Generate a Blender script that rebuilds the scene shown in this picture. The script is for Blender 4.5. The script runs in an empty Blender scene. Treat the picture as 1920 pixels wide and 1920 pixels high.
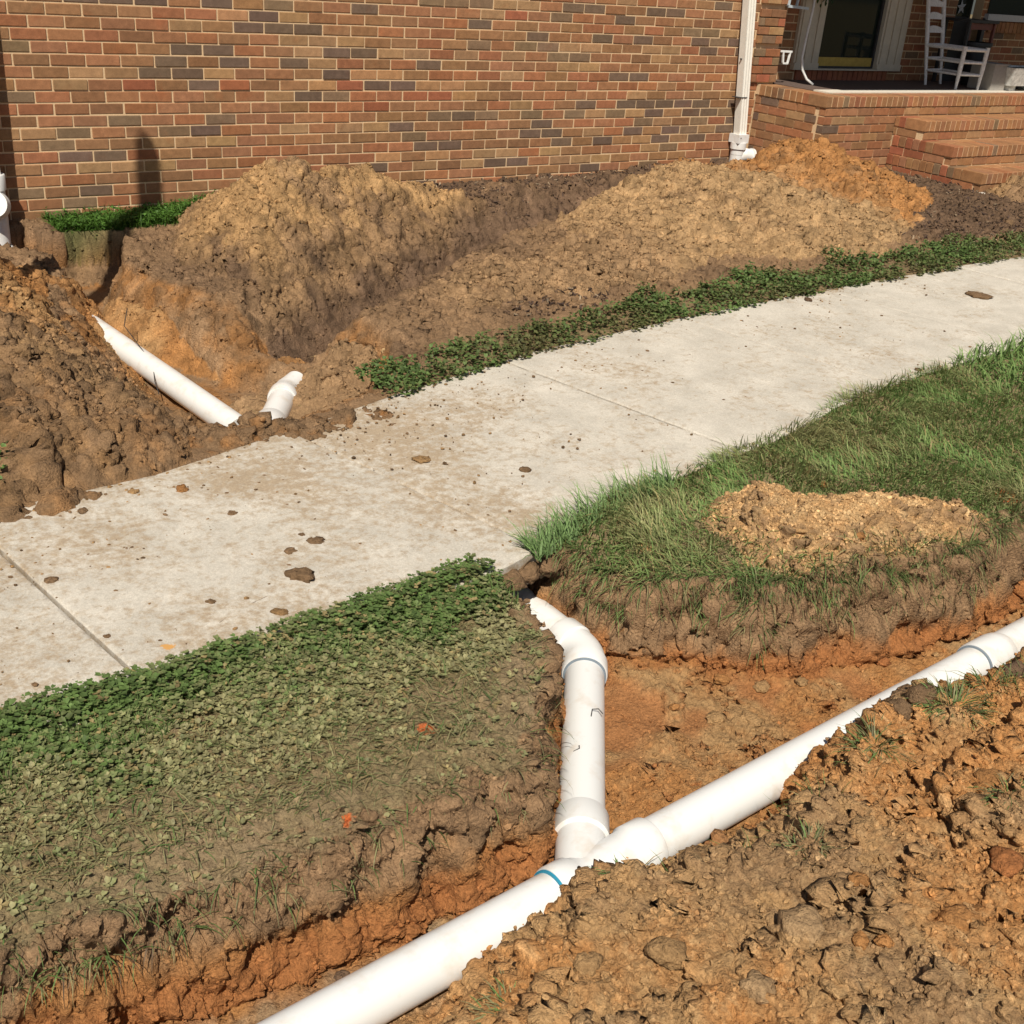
import bpy, math, random
import numpy as np
from mathutils import Matrix, Vector

random.seed(7)
RNG = np.random.default_rng(11)
SC = bpy.context.scene
COL = SC.collection

# ------------------------------------------------------------------ camera
yaw, pitch, roll = 0.648422413, -0.452395394, 0.0820065572
CAM = np.array([-1.8534, -7.3006, 1.6877])
fw = np.array([math.sin(yaw)*math.cos(pitch), math.cos(yaw)*math.cos(pitch), math.sin(pitch)])
rt = np.array([math.cos(yaw), -math.sin(yaw), 0.0])
up = np.cross(rt, fw)
c_, s_ = math.cos(roll), math.sin(roll)
rt, up = c_*rt+s_*up, -s_*rt+c_*up
cam_data = bpy.data.cameras.new('camera')
cam_data.sensor_width = 36.0
cam_data.sensor_fit = 'HORIZONTAL'
cam_data.lens = 36.0*2173.0/1920.0
cam_data.clip_start = 0.05
cam_data.clip_end = 500
cam = bpy.data.objects.new('camera', cam_data)
COL.objects.link(cam)
M = Matrix.Identity(4)
for i in range(3):
    M[i][0] = rt[i]; M[i][1] = up[i]; M[i][2] = -fw[i]; M[i][3] = CAM[i]
cam.matrix_world = M
SC.camera = cam

# ------------------------------------------------------------------ sky, sun, exposure
SUN_AZ, SUN_EL = math.radians(40), math.radians(53)      # azimuth measured from -y towards -x
sun_dir = Vector((-math.sin(SUN_AZ)*math.cos(SUN_EL), -math.cos(SUN_AZ)*math.cos(SUN_EL), math.sin(SUN_EL)))
world = bpy.data.worlds.new('World')
SC.world = world
world.use_nodes = True
wn = world.node_tree
bg = wn.nodes['Background']
sky = wn.nodes.new('ShaderNodeTexSky')
sky.sky_type = 'NISHITA'
sky.sun_disc = False
sky.sun_elevation = SUN_EL
sky.sun_rotation = math.atan2(sun_dir.x, sun_dir.y)
sky.dust_density = 1.5
wn.links.new(sky.outputs[0], bg.inputs[0])
bg.inputs[1].default_value = 0.05
sun_d = bpy.data.lights.new('sun', 'SUN')
sun_d.energy = 5.0
sun_d.angle = math.radians(0.55)
sun_d.color = (1.0, 0.93, 0.81)
sun = bpy.data.objects.new('sun', sun_d)
COL.objects.link(sun)
sun.rotation_euler = sun_dir.to_track_quat('Z', 'Y').to_euler()
sun.location = (-6, -8, 12)
SC.view_settings.view_transform = 'Standard'
SC.view_settings.look = 'None'
SC.view_settings.gamma = 1
SC.view_settings.exposure = 0.26
SC.view_settings.use_curve_mapping = False

# ------------------------------------------------------------------ noise helpers (numpy)
def _hash(ix, iy, seed):
    h = (ix.astype(np.int64)*374761393 + iy.astype(np.int64)*668265263 + seed*974634541) & 0x7fffffff
    h = ((h ^ (h >> 13))*1274126177) & 0x7fffffff
    return (h ^ (h >> 16)) & 0xffff
def _hash3(ix, iy, iz, seed):
    return _hash(ix.astype(np.int64)+iz.astype(np.int64)*7919, iy.astype(np.int64)-iz.astype(np.int64)*104729, seed)
_TH = np.linspace(0, 2*np.pi, 65536, endpoint=False).astype(np.float32)
_GX, _GY = np.cos(_TH), np.sin(_TH)
def perlin(x, y, seed=0):
    x = np.asarray(x, np.float32); y = np.asarray(y, np.float32)
    x0 = np.floor(x); y0 = np.floor(y); fx = x-x0; fy = y-y0
    ix = x0.astype(np.int64); iy = y0.astype(np.int64)
    def g(dx, dy):
        h = _hash(ix+dx, iy+dy, seed)
        return _GX[h]*(fx-dx)+_GY[h]*(fy-dy)
    u = fx*fx*fx*(fx*(fx*6-15)+10); v = fy*fy*fy*(fy*(fy*6-15)+10)
    a = g(0, 0); b = g(1, 0); c = g(0, 1); d = g(1, 1)
    return ((a+(b-a)*u)*(1-v)+(c+(d-c)*u)*v)*1.45
_G3 = np.random.default_rng(3).normal(size=(4096, 3)).astype(np.float32)
_G3 /= np.linalg.norm(_G3, axis=1, keepdims=True)
def perlin3(x, y, z, seed=0):
    x0 = np.floor(x); y0 = np.floor(y); z0 = np.floor(z)
    fx = x-x0; fy = y-y0; fz = z-z0
    ix, iy, iz = x0.astype(np.int64), y0.astype(np.int64), z0.astype(np.int64)
    u, v, w = [t*t*(3-2*t) for t in (fx, fy, fz)]
    r = 0
    for dx in (0, 1):
        for dy in (0, 1):
            for dz in (0, 1):
                G = _G3[_hash3(ix+dx, iy+dy, iz+dz, seed) & 4095]
                r = r+(u if dx else 1-u)*(v if dy else 1-v)*(w if dz else 1-w)*(G[:, 0]*(fx-dx)+G[:, 1]*(fy-dy)+G[:, 2]*(fz-dz))
    return r*1.5
def fbm(x, y, seed=0, octv=4, gain=0.5):
    r = 0; a = 1.0
    for o in range(octv):
        r = r+a*perlin(x, y, seed+o*17); a *= gain; x = x*2.03; y = y*2.03
    return r
def lumps(x, y, cell, seed, rmin=0.35, rmax=0.75, prob=0.75):
    """height of irregular rounded clods scattered on jittered cells; returns (height, clod id 0..1)"""
    x = x/cell; y = y/cell
    wx = perlin(x*1.7, y*1.7, seed+5)*0.28; wy = perlin(x*1.7, y*1.7, seed+6)*0.28
    x = x+wx; y = y+wy
    jag = 1+0.30*perlin(x*3.3, y*3.3, seed+8)
    ix = np.floor(x).astype(np.int64); iy = np.floor(y).astype(np.int64)
    best = np.zeros(x.shape, np.float32); bid = np.zeros(x.shape, np.float32)
    for dx in (-1, 0, 1):
        for dy in (-1, 0, 1):
            a = _hash(ix+dx, iy+dy, seed)/65536.0; b = _hash(ix+dx, iy+dy, seed+1)/65536.0
            r = _hash(ix+dx, iy+dy, seed+2)/65536.0; p = _hash(ix+dx, iy+dy, seed+3)/65536.0
            ox = x-(ix+dx+a); oy = y-(iy+dy+b)
            th = p*6.283
            ca, sa = np.cos(th), np.sin(th)
            ox, oy = (ca*ox+sa*oy)*(0.8+0.4*a), (-sa*ox+ca*oy)*(1.15-0.3*a)
            rr = rmin+(rmax-rmin)*r*r
            dd = np.maximum(np.sqrt(ox*ox+oy*oy), 0.92*np.maximum(np.abs(ox), np.abs(oy)*1.15))/rr*jag
            h = np.where((p < prob) & (dd < 1), rr*np.minimum(1.5*(1-dd), 0.55+0.35*(b-.5)+0.45*(a-.5)*ox/rr+0.4*(r-.5)*oy/rr)*(0.6+0.4*b), 0)
            m = h > best
            best = np.where(m, h, best); bid = np.where(m, a, bid)
    return (best*cell).astype(np.float32), bid
def lumps3(q, cell, seed):
    w = np.stack([perlin3(q[:, 0]/cell*1.3, q[:, 1]/cell*1.3, q[:, 2]/cell*1.3, seed+k) for k in range(3)], 1)*.3
    p = q/cell+w; ip = np.floor(p).astype(np.int64)
    best = np.zeros(len(q), np.float32)
    for dx in (-1, 0, 1):
        for dy in (-1, 0, 1):
            for dz in (-1, 0, 1):
                c = [ip[:, 0]+dx, ip[:, 1]+dy, ip[:, 2]+dz]
                h = [_hash3(c[0], c[1], c[2], seed+k)/65536.0 for k in range(4)]
                d = np.sqrt((p[:, 0]-c[0]-h[0])**2+(p[:, 1]-c[1]-h[1])**2+(p[:, 2]-c[2]-h[2])**2)/(.35+.4*h[3])
                best = np.maximum(best, np.minimum(1.4*(1-d), .55+.3*(h[0]-.5))*(.35+.4*h[3]))
    return best*cell
def sstep(a, b, t):
    t = np.clip((t-a)/(b-a), 0, 1); return t*t*(3-2*t)
def smax(a, b, k):
    h = np.clip(0.5+0.5*(a-b)/k, 0, 1); return b+(a-b)*h+k*h*(1-h)
def smin(a, b, k): return -smax(-a, -b, k)
def turb(x, y, seed, f0, n, gain=.58):
    r = 0; a = 1.0
    for o in range(n):
        r = r+a*(np.abs(perlin(x*f0+o*3.1, y*f0-o*1.7, seed+o))*2-.55); f0 *= 2.07; a *= gain
    return r
def sdf_poly(x, y, poly):
    d = np.full(x.shape, 1e9, np.float32); inside = np.zeros(x.shape, bool)
    n = len(poly)
    for i in range(n):
        ax, ay = poly[i]; bx, by = poly[(i+1) % n]
        ex, ey = bx-ax, by-ay
        t = np.clip(((x-ax)*ex+(y-ay)*ey)/(ex*ex+ey*ey+1e-12), 0, 1)
        d = np.minimum(d, (x-ax-ex*t)**2+(y-ay-ey*t)**2)
        if ay != by:
            cr = ((ay > y) != (by > y)) & (x < (bx-ax)*(y-ay)/(by-ay)+ax)
            inside ^= cr
    d = np.sqrt(d)
    return np.where(inside, -d, d)
def dist_seg(x, y, a, b):
    ex, ey = b[0]-a[0], b[1]-a[1]
    t = np.clip(((x-a[0])*ex+(y-a[1])*ey)/(ex*ex+ey*ey), 0, 1)
    return np.hypot(x-a[0]-ex*t, y-a[1]-ey*t), t
def dist_polyline(x, y, pts):
    d = None; tt = None
    for i in range(len(pts)-1):
        di, t = dist_seg(x, y, pts[i], pts[i+1]); t = t+i
        if d is None: d, tt = di, t
        else:
            m = di < d; d = np.where(m, di, d); tt = np.where(m, t, tt)
    return d, tt

# ------------------------------------------------------------------ object helpers
def tag(o, label=None, cat=None, group=None, kind=None):
    if label: o['label'] = label
    if cat: o['category'] = cat
    if group: o['group'] = group
    if kind: o['kind'] = kind
    return o
def empty(name, loc, label, cat, group=None):
    o = bpy.data.objects.new(name, None); COL.objects.link(o); o.location = loc
    o.empty_display_size = 0.05
    return tag(o, label, cat, group)
def link(name, me, mats=None, parent=None, world_pos=True):
    if mats is not None and len(me.materials) == 0:
        for m in (mats if isinstance(mats, (list, tuple)) else [mats]): me.materials.append(m)
    o = bpy.data.objects.new(name, me); COL.objects.link(o)
    if parent is not None:
        o.parent = parent
        if world_pos:
            root = parent; off = Vector((0, 0, 0))
            while root is not None: off += root.location; root = root.parent
            o.location = -off
    return o
def mesh_np(name, V, F, smooth=False, col=None, midx=None, uvs=None):
    me = bpy.data.meshes.new(name)
    V = np.ascontiguousarray(V, np.float32); F = np.ascontiguousarray(F, np.int32)
    me.vertices.add(len(V)); me.vertices.foreach_set('co', V.ravel())
    k = F.shape[1]
    me.loops.add(F.size); me.loops.foreach_set('vertex_index', F.ravel())
    me.polygons.add(len(F))
    me.polygons.foreach_set('loop_start', np.arange(0, F.size, k, dtype=np.int32))
    try: me.polygons.foreach_set('loop_total', np.full(len(F), k, np.int32))
    except Exception: pass
    me.polygons.foreach_set('use_smooth', np.full(len(F), bool(smooth)))
    if midx is not None: me.polygons.foreach_set('material_index', np.ascontiguousarray(midx, np.int32))
    if col is not None:
        a = me.attributes.new('Col', 'FLOAT_COLOR', 'POINT')
        c = np.ones((len(V), 4), np.float32); c[:, :3] = col
        a.data.foreach_set('color', c.ravel())
    me.update(calc_edges=True)
    return me
class MB:
    """collects simple solids into one mesh"""
    def __init__(s): s.v = []; s.f = []; s.n = 0
    def add(s, v, f):
        s.v.append(np.asarray(v, np.float32)); s.f += [tuple(i+s.n for i in q) for q in f]; s.n += len(v); return s
    def box(s, x0, x1, y0, y1, z0, z1):
        v = [(x, y, z) for x in (x0, x1) for y in (y0, y1) for z in (z0, z1)]
        return s.add(v, [(0, 1, 3, 2), (4, 6, 7, 5), (0, 4, 5, 1), (2, 3, 7, 6), (0, 2, 6, 4), (1, 5, 7, 3)])
    def bar(s, a, b, w, d, upv=(0, 0, 1)):
        a = Vector(a); b = Vector(b); t = (b-a).normalized(); u = Vector(upv)
        if abs(t.dot(u)) > 0.95: u = Vector((0, 1, 0))
        r = t.cross(u).normalized(); q = r.cross(t).normalized()
        v = [tuple(p+r*sx*w/2+q*sy*d/2) for p in (a, b) for sx, sy in ((-1, -1), (1, -1), (1, 1), (-1, 1))]
        return s.add(v, [(3, 2, 1, 0), (4, 5, 6, 7), (0, 1, 5, 4), (1, 2, 6, 5), (2, 3, 7, 6), (3, 0, 4, 7)])
    def tube(s, pts, rad, n=24, caps=True):
        pts = [Vector(p) for p in pts]
        rad = rad if isinstance(rad, (list, tuple)) else [rad]*len(pts)
        rings = []; prev = None
        for i, p in enumerate(pts):
            if i == 0: t = pts[1]-p
            elif i == len(pts)-1: t = p-pts[i-1]
            else: t = (pts[i+1]-p).normalized()+(p-pts[i-1]).normalized()
            if t.length < 1e-9: t = prev_t
            t.normalize(); prev_t = t.copy()
            if prev is None:
                u = Vector((0, 0, 1)) if abs(t.z) < 0.9 else Vector((0, 1, 0))
                r = t.cross(u).normalized()
            else:
                r = (prev-t*prev.dot(t)).normalized()
            prev = r; q = t.cross(r)
            rings.append([tuple(p+r*math.cos(k*2*math.pi/n)*rad[i]+q*math.sin(k*2*math.pi/n)*rad[i]) for k in range(n)])
        v = [p for r in rings for p in r]; f = []
        for i in range(len(rings)-1):
            for k in range(n):
                f.append((i*n+k, i*n+(k+1) % n, (i+1)*n+(k+1) % n, (i+1)*n+k))
        if caps: f.append(tuple(range(n))[::-1]); f.append(tuple(range((len(rings)-1)*n, len(rings)*n)))
        return s.add(v, f)
    def build(s, name, mat, parent=None, smooth=False):
        me = bpy.data.meshes.new(name)
        me.from_pydata(np.concatenate(s.v).tolist(), [], s.f)
        if smooth:
            me.polygons.foreach_set('use_smooth', [True]*len(me.polygons))
            if hasattr(me, 'set_sharp_from_angle'): me.set_sharp_from_angle(angle=math.radians(38))
        me.update()
        return link(name, me, mat, parent)

# ------------------------------------------------------------------ materials
def new_mat(name):
    m = bpy.data.materials.new(name); m.use_nodes = True
    nt = m.node_tree; b = nt.nodes['Principled BSDF']
    return m, nt, b
def N(nt, t, **kw):
    n = nt.nodes.new(t)
    for k, v in kw.items(): setattr(n, k, v)
    return n
def noise(nt, scale, detail=6, rough=0.6, vec=None):
    n = N(nt, 'ShaderNodeTexNoise'); n.inputs['Scale'].default_value = scale
    n.inputs['Detail'].default_value = detail; n.inputs['Roughness'].default_value = rough
    if vec is not None: nt.links.new(vec, n.inputs['Vector'])
    return n
def ramp(nt, src, stops):
    r = N(nt, 'ShaderNodeValToRGB'); e = r.color_ramp.elements
    while len(e) < len(stops): e.new(0.5)
    for k, (p, c) in enumerate(stops): e[k].position = p; e[k].color = (*c, 1) if len(c) == 3 else c
    nt.links.new(src, r.inputs[0]); return r
def mixc(nt, mode, fac, a, b):
    m = N(nt, 'ShaderNodeMix', data_type='RGBA', blend_type=mode)
    for sock, val in ((m.inputs[0], fac), (m.inputs[6], a), (m.inputs[7], b)):
        if isinstance(val, (int, float)): sock.default_value = val
        elif isinstance(val, tuple): sock.default_value = (*val, 1)
        else: nt.links.new(val, sock)
    return m.outputs[2]
def bump(nt, b, src, strength, dist, prev=None):
    n = N(nt, 'ShaderNodeBump'); n.inputs['Strength'].default_value = strength; n.inputs['Distance'].default_value = dist
    nt.links.new(src, n.inputs['Height'])
    if prev is not None: nt.links.new(prev.outputs[0], n.inputs['Normal'])
    nt.links.new(n.outputs[0], b.inputs['Normal']); return n
def soil_material():
    m, nt, b = new_mat('soil')
    at = N(nt, 'ShaderNodeAttribute', attribute_name='Col')
    geo = N(nt, 'ShaderNodeNewGeometry')
    n1 = noise(nt, 90, 8, 0.65, geo.outputs['Position']); n2 = noise(nt, 420, 5, 0.7, geo.outputs['Position'])
    r1 = ramp(nt, n1.outputs[0], [(0.25, (0.62, 0.62, 0.62)), (0.75, (1.32, 1.32, 1.32))])
    r2 = ramp(nt, n2.outputs[0], [(0.3, (0.78, 0.77, 0.76)), (0.7, (1.22, 1.22, 1.2))])
    c = mixc(nt, 'MULTIPLY', 1.0, at.outputs['Color'], r1.outputs[0])
    c = mixc(nt, 'MULTIPLY', 1.0, c, r2.outputs[0])
    nt.links.new(c, b.inputs['Base Color'])
    b.inputs['Roughness'].default_value = 0.95; b.inputs['Specular IOR Level'].default_value = 0.15
    wv = N(nt, 'ShaderNodeVectorMath', operation='MULTIPLY_ADD'); nt.links.new(n1.outputs['Color'], wv.inputs[0]); wv.inputs[1].default_value = (.012, .012, .012); nt.links.new(geo.outputs['Position'], wv.inputs[2])
    def vor(sc):
        v = N(nt, 'ShaderNodeTexVoronoi'); v.inputs['Scale'].default_value = sc; nt.links.new(wv.outputs[0], v.inputs['Vector']); return v
    v1 = vor(120); v2 = vor(300)
    def mad(a, k, c):
        q = N(nt, 'ShaderNodeMath', operation='MULTIPLY_ADD'); nt.links.new(a, q.inputs[0]); q.inputs[1].default_value = k
        if c is None: q.inputs[2].default_value = 0
        else: nt.links.new(c, q.inputs[2])
        return q.outputs[0]
    h = mad(n2.outputs[0], .0022, mad(v2.outputs['Distance'], -.0020, mad(v1.outputs['Distance'], -.0050, mad(n1.outputs[0], .0085, None))))
    bump(nt, b, h, 1.0, 1.0)
    return m
SOIL = soil_material()
def leaf_material(name, trans=0.25):
    m, nt, b = new_mat(name)
    at = N(nt, 'ShaderNodeAttribute', attribute_name='Col')
    geo = N(nt, 'ShaderNodeNewGeometry')
    n1 = noise(nt, 160, 3, 0.6, geo.outputs['Position'])
    r1 = ramp(nt, n1.outputs[0], [(0.3, (0.75, 0.75, 0.75)), (0.7, (1.25, 1.25, 1.2))])
    c = mixc(nt, 'MULTIPLY', 1.0, at.outputs['Color'], r1.outputs[0])
    nt.links.new(c, b.inputs['Base Color'])
    b.inputs['Roughness'].default_value = 0.6; b.inputs['Specular IOR Level'].default_value = 0.3
    tr = N(nt, 'ShaderNodeBsdfTranslucent'); nt.links.new(c, tr.inputs[0])
    mx = N(nt, 'ShaderNodeMixShader'); mx.inputs[0].default_value = trans
    nt.links.new(b.outputs[0], mx.inputs[1]); nt.links.new(tr.outputs[0], mx.inputs[2])
    nt.links.new(mx.outputs[0], nt.nodes['Material Output'].inputs[0])
    return m
LEAF = leaf_material('leaf', .35)
def brick_material(name, use_attr):
    m, nt, b = new_mat(name)
    tc = N(nt, 'ShaderNodeTexCoord'); geo = N(nt, 'ShaderNodeNewGeometry')
    if use_attr: src = N(nt, 'ShaderNodeAttribute', attribute_name='Col').outputs['Color']
    else: src = N(nt, 'ShaderNodeObjectInfo').outputs['Color']
    n1 = noise(nt, 22, 6, 0.65, geo.outputs['Position']); n2 = noise(nt, 260, 4, 0.7, geo.outputs['Position'])
    r1 = ramp(nt, n1.outputs[0], [(0.3, (0.8, 0.78, 0.76)), (0.7, (1.18, 1.16, 1.14))])
    r2 = ramp(nt, n2.outputs[0], [(0.32, (0.8, 0.8, 0.8)), (0.68, (1.16, 1.16, 1.16))])
    c = mixc(nt, 'MULTIPLY', 1.0, src, r1.outputs[0]); c = mixc(nt, 'MULTIPLY', 1.0, c, r2.outputs[0])
    # soft fire-flash blotches and lime scuffs
    n3 = noise(nt, 7.5, 3, 0.5, geo.outputs['Position'])
    f3 = ramp(nt, n3.outputs[0], [(0.6, (0, 0, 0)), (0.72, (0.35, 0.35, 0.35))])
    c = mixc(nt, 'MIX', f3.outputs[0], c, mixc(nt, 'MULTIPLY', 1.0, c, (1.0, 0.72, 0.6)))
    n4 = noise(nt, 60, 5, 0.7, geo.outputs['Position'])
    f4 = ramp(nt, n4.outputs[0], [(0.68, (0, 0, 0)), (0.8, (0.4, 0.4, 0.4))])
    c = mixc(nt, 'MIX', f4.outputs[0], c, (0.5, 0.38, 0.26))
    nt.links.new(c, b.inputs['Base Color'])
    b.inputs['Roughness'].default_value = 0.9; b.inputs['Specular IOR Level'].default_value = 0.2
    bp = bump(nt, b, n1.outputs[0], 0.3, 0.006); bump(nt, b, n2.outputs[0], 0.35, 0.003, bp)
    return m
BRICK_O = brick_material('fired_brick', False)
BRICK_A = brick_material('fired_brick_bulk', True)
def plain(name, col, rough=0.6, var=0.12, scale=40, bumpd=0.002, bstr=0.2, spec=0.4, metallic=0.0):
    m, nt, b = new_mat(name)
    geo = N(nt, 'ShaderNodeNewGeometry')
    n1 = noise(nt, scale, 6, 0.65, geo.outputs['Position'])
    r1 = ramp(nt, n1.outputs[0], [(0.3, tuple(c*(1-var) for c in col)), (0.7, tuple(min(1, c*(1+var)) for c in col))])
    nt.links.new(r1.outputs[0], b.inputs['Base Color'])
    b.inputs['Roughness'].default_value = rough; b.inputs['Specular IOR Level'].default_value = spec
    b.inputs['Metallic'].default_value = metallic
    if bstr: bump(nt, b, n1.outputs[0], bstr, bumpd)
    return m
MORTAR = plain('mortar', (0.60, 0.43, 0.26), 0.95, 0.18, 120, 0.003, 0.5, 0.1)
def pvc_material():
    m, nt, b = new_mat('white_pvc')
    geo = N(nt, 'ShaderNodeNewGeometry')
    n1 = noise(nt, 14, 5, 0.6, geo.outputs['Position']); n2 = noise(nt, 150, 4, 0.75, geo.outputs['Position'])
    f1 = ramp(nt, n1.outputs[0], [(0.52, (0, 0, 0)), (0.72, (0.42, 0.42, 0.42))])
    f2 = ramp(nt, n2.outputs[0], [(0.70, (0, 0, 0)), (0.78, (0.5, 0.5, 0.5))])
    c = mixc(nt, 'MIX', f1.outputs[0], (0.67, 0.67, 0.655), (0.50, 0.39, 0.27))
    c = mixc(nt, 'MIX', f2.outputs[0], c, (0.62, 0.52, 0.42))
    nt.links.new(c, b.inputs['Base Color'])
    b.inputs['Roughness'].default_value = 0.32; b.inputs['Specular IOR Level'].default_value = 0.5
    return m
PVC = pvc_material()
WHITE_METAL = plain('painted_aluminium', (0.74, 0.71, 0.64), 0.45, 0.06, 25, 0.001, 0.05)
BLUE_RUBBER = plain('blue_rubber', (0.02, 0.22, 0.34), 0.5, 0.1)
GREY_RUBBER = plain('grey_rubber', (0.18, 0.22, 0.26), 0.5, 0.1)
DARK_METAL = plain('dark_metal', (0.03, 0.03, 0.03), 0.5, 0.2)
TRIM = plain('weathered_trim_paint', (0.50, 0.44, 0.34), 0.6, 0.1, 12)
GREY_PAINT = plain('grey_paint', (0.42, 0.42, 0.42), 0.6, 0.1)
BRASS = plain('dull_brass', (0.42, 0.30, 0.07), 0.4, 0.15, 30, metallic=0.3)
CHAIR_PAINT = plain('chipped_white_paint', (0.66, 0.64, 0.62), 0.7, 0.2, 60)
RED_WOOD = plain('red_stained_wood', (0.16, 0.05, 0.035), 0.5, 0.2)
CERAMIC = plain('weathered_white_trough', (0.5, 0.5, 0.47), 0.8, 0.4, 25)
POT = plain('black_plastic', (0.03, 0.03, 0.032), 0.5, 0.2)
BOXM = plain('grey_box', (0.30, 0.28, 0.25), 0.8, 0.1)
ROOFM = plain('brown_roofing', (0.10, 0.08, 0.07), 0.9, 0.3)
WOOD = plain('weathered_wood', (0.30, 0.24, 0.17), 0.9, 0.3, 20)
def glass_dark():
    m, nt, b = new_mat('dark_glass')
    b.inputs['Base Color'].default_value = (0.010, 0.016, 0.012, 1)
    b.inputs['Roughness'].default_value = 0.04; b.inputs['Specular IOR Level'].default_value = 0.25
    return m
GLASS = glass_dark()
def concrete_material():
    m, nt, b = new_mat('pavement_concrete')
    geo = N(nt, 'ShaderNodeNewGeometry'); P = geo.outputs['Position']
    at = N(nt, 'ShaderNodeAttribute', attribute_name='Col')     # red channel: amount of mud trodden in
    sep = N(nt, 'ShaderNodeSeparateColor'); nt.links.new(at.outputs['Color'], sep.inputs[0])
    n1 = noise(nt, 5, 8, 0.62, P); n2 = noise(nt, 120, 6, 0.75, P); n3 = noise(nt, 420, 3, 0.7, P); n4 = noise(nt, 28, 7, 0.72, P)
    base = ramp(nt, n1.outputs[0], [(0.3, (0.42, 0.39, 0.335)), (0.7, (0.57, 0.53, 0.46))])
    c = mixc(nt, 'MULTIPLY', 1.0, base.outputs[0], ramp(nt, n2.outputs[0], [(0.3, (0.80, 0.79, 0.78)), (0.68, (1.12, 1.12, 1.12))]).outputs[0])
    c = mixc(nt, 'MULTIPLY', 1.0, c, ramp(nt, n3.outputs[0], [(0.3, (0.78, 0.76, 0.74)), (0.6, (1.08, 1.08, 1.08))]).outputs[0])
    # mud: threshold of patchy noise moved by the mask
    st4 = N(nt, 'ShaderNodeMath', operation='MULTIPLY_ADD'); nt.links.new(n4.outputs[0], st4.inputs[0]); st4.inputs[1].default_value = 1.9; st4.inputs[2].default_value = -.45
    ad = N(nt, 'ShaderNodeMath', operation='ADD'); nt.links.new(st4.outputs[0], ad.inputs[0]); nt.links.new(sep.outputs[0], ad.inputs[1])
    f = ramp(nt, ad.outputs[0], [(0.55, (0, 0, 0)), (0.95, (0.85, 0.85, 0.85))])
    mud = ramp(nt, n2.outputs[0], [(0.35, (0.255, 0.185, 0.118)), (0.7, (0.39, 0.30, 0.195))])
    c = mixc(nt, 'MIX', f.outputs[0], c, mud.outputs[0])
    ad2 = N(nt, 'ShaderNodeMath', operation='ADD'); nt.links.new(n4.outputs[0], ad2.inputs[0]); nt.links.new(sep.outputs[1], ad2.inputs[1])
    f2 = ramp(nt, ad2.outputs[0], [(0.95, (0, 0, 0)), (1.15, (1, 1, 1))])
    c = mixc(nt, 'MIX', f2.outputs[0], c, (0.52, 0.28, 0.09))
    nt.links.new(c, b.inputs['Base Color'])
    b.inputs['Roughness'].default_value = 0.92; b.inputs['Specular IOR Level'].default_value = 0.2
    bp = bump(nt, b, n2.outputs[0], 0.35, 0.006); bump(nt, b, n3.outputs[0], 0.4, 0.003, bp)
    return m
CONCRETE = concrete_material()
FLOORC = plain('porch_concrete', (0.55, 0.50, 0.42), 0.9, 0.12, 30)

# ================================================================== TERRAIN
def grade(x): return 0.027*np.clip(x, 0, 8)
PIPE_Z = -0.22
PR = 0.0585
TRENCH = [(-4, -5.56), (-1.63, -5.57), (-1.49, -5.59), (-1.34, -5.60), (-1.18, -5.61), (-1.01, -5.635), (-.89, -5.63), (-.74, -5.605), (-.60, -5.61), (-.475, -5.645),
          (-.35, -5.51), (-.22, -5.35), (-.12, -5.15), (-.075, -4.87), (-.05, -4.5), (.26, -4.5), (.25, -4.77), (.27, -4.86), (.285, -4.98), (.33, -5.10), (.55, -5.21), (.77, -5.35),
          (1.06, -5.42), (1.39, -5.48), (1.94, -5.38), (2.6, -5.33), (5, -5.25), (5, -5.80), (1.5, -5.93),
          (.93, -6.0), (.70, -5.97), (.62, -5.90), (.54, -5.91), (.27, -5.96), (.06, -5.98), (-.05, -6.01), (-.14, -6.04), (-.26, -6.0), (-.37, -5.96), (-.45, -5.92), (-.52, -5.90),
          (-.62, -5.94), (-.77, -6.0), (-.84, -6.04), (-.92, -6.1), (-1.1, -6.13), (-1.3, -6.06), (-4, -6.05)]
REAR = [(-.52, -.05), (-.13, -.08), (-.11, -.30), (.42, -.40), (.22, -.8), (.12, -1.25), (.24, -1.7), (.42, -2.1), (.60, -2.28), (.80, -2.45), (.80, -2.8), (.64, -3.1), (.36, -3.40), (.0, -3.50),
        (-.30, -3.46), (-.52, -3.2), (-.55, -2.6), (-.50, -1.95), (-.40, -1.45), (-.28, -1.18), (-.25, -.9), (-.45, -.45)]
VALLEY = [(.55, -2.30), (.95, -2.02), (1.5, -1.70), (2.4, -1.16), (3.0, -.93), (3.7, -.60), (4.8, -.18)]
def cones(x, y, lst, k=0.06):
    h = None
    for cx, cy, top, slope in lst:
        hh = top-slope*np.sqrt((x-cx)**2+(y-cy)**2+0.015)
        h = hh if h is None else smax(h, hh, k)
    return h
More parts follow.
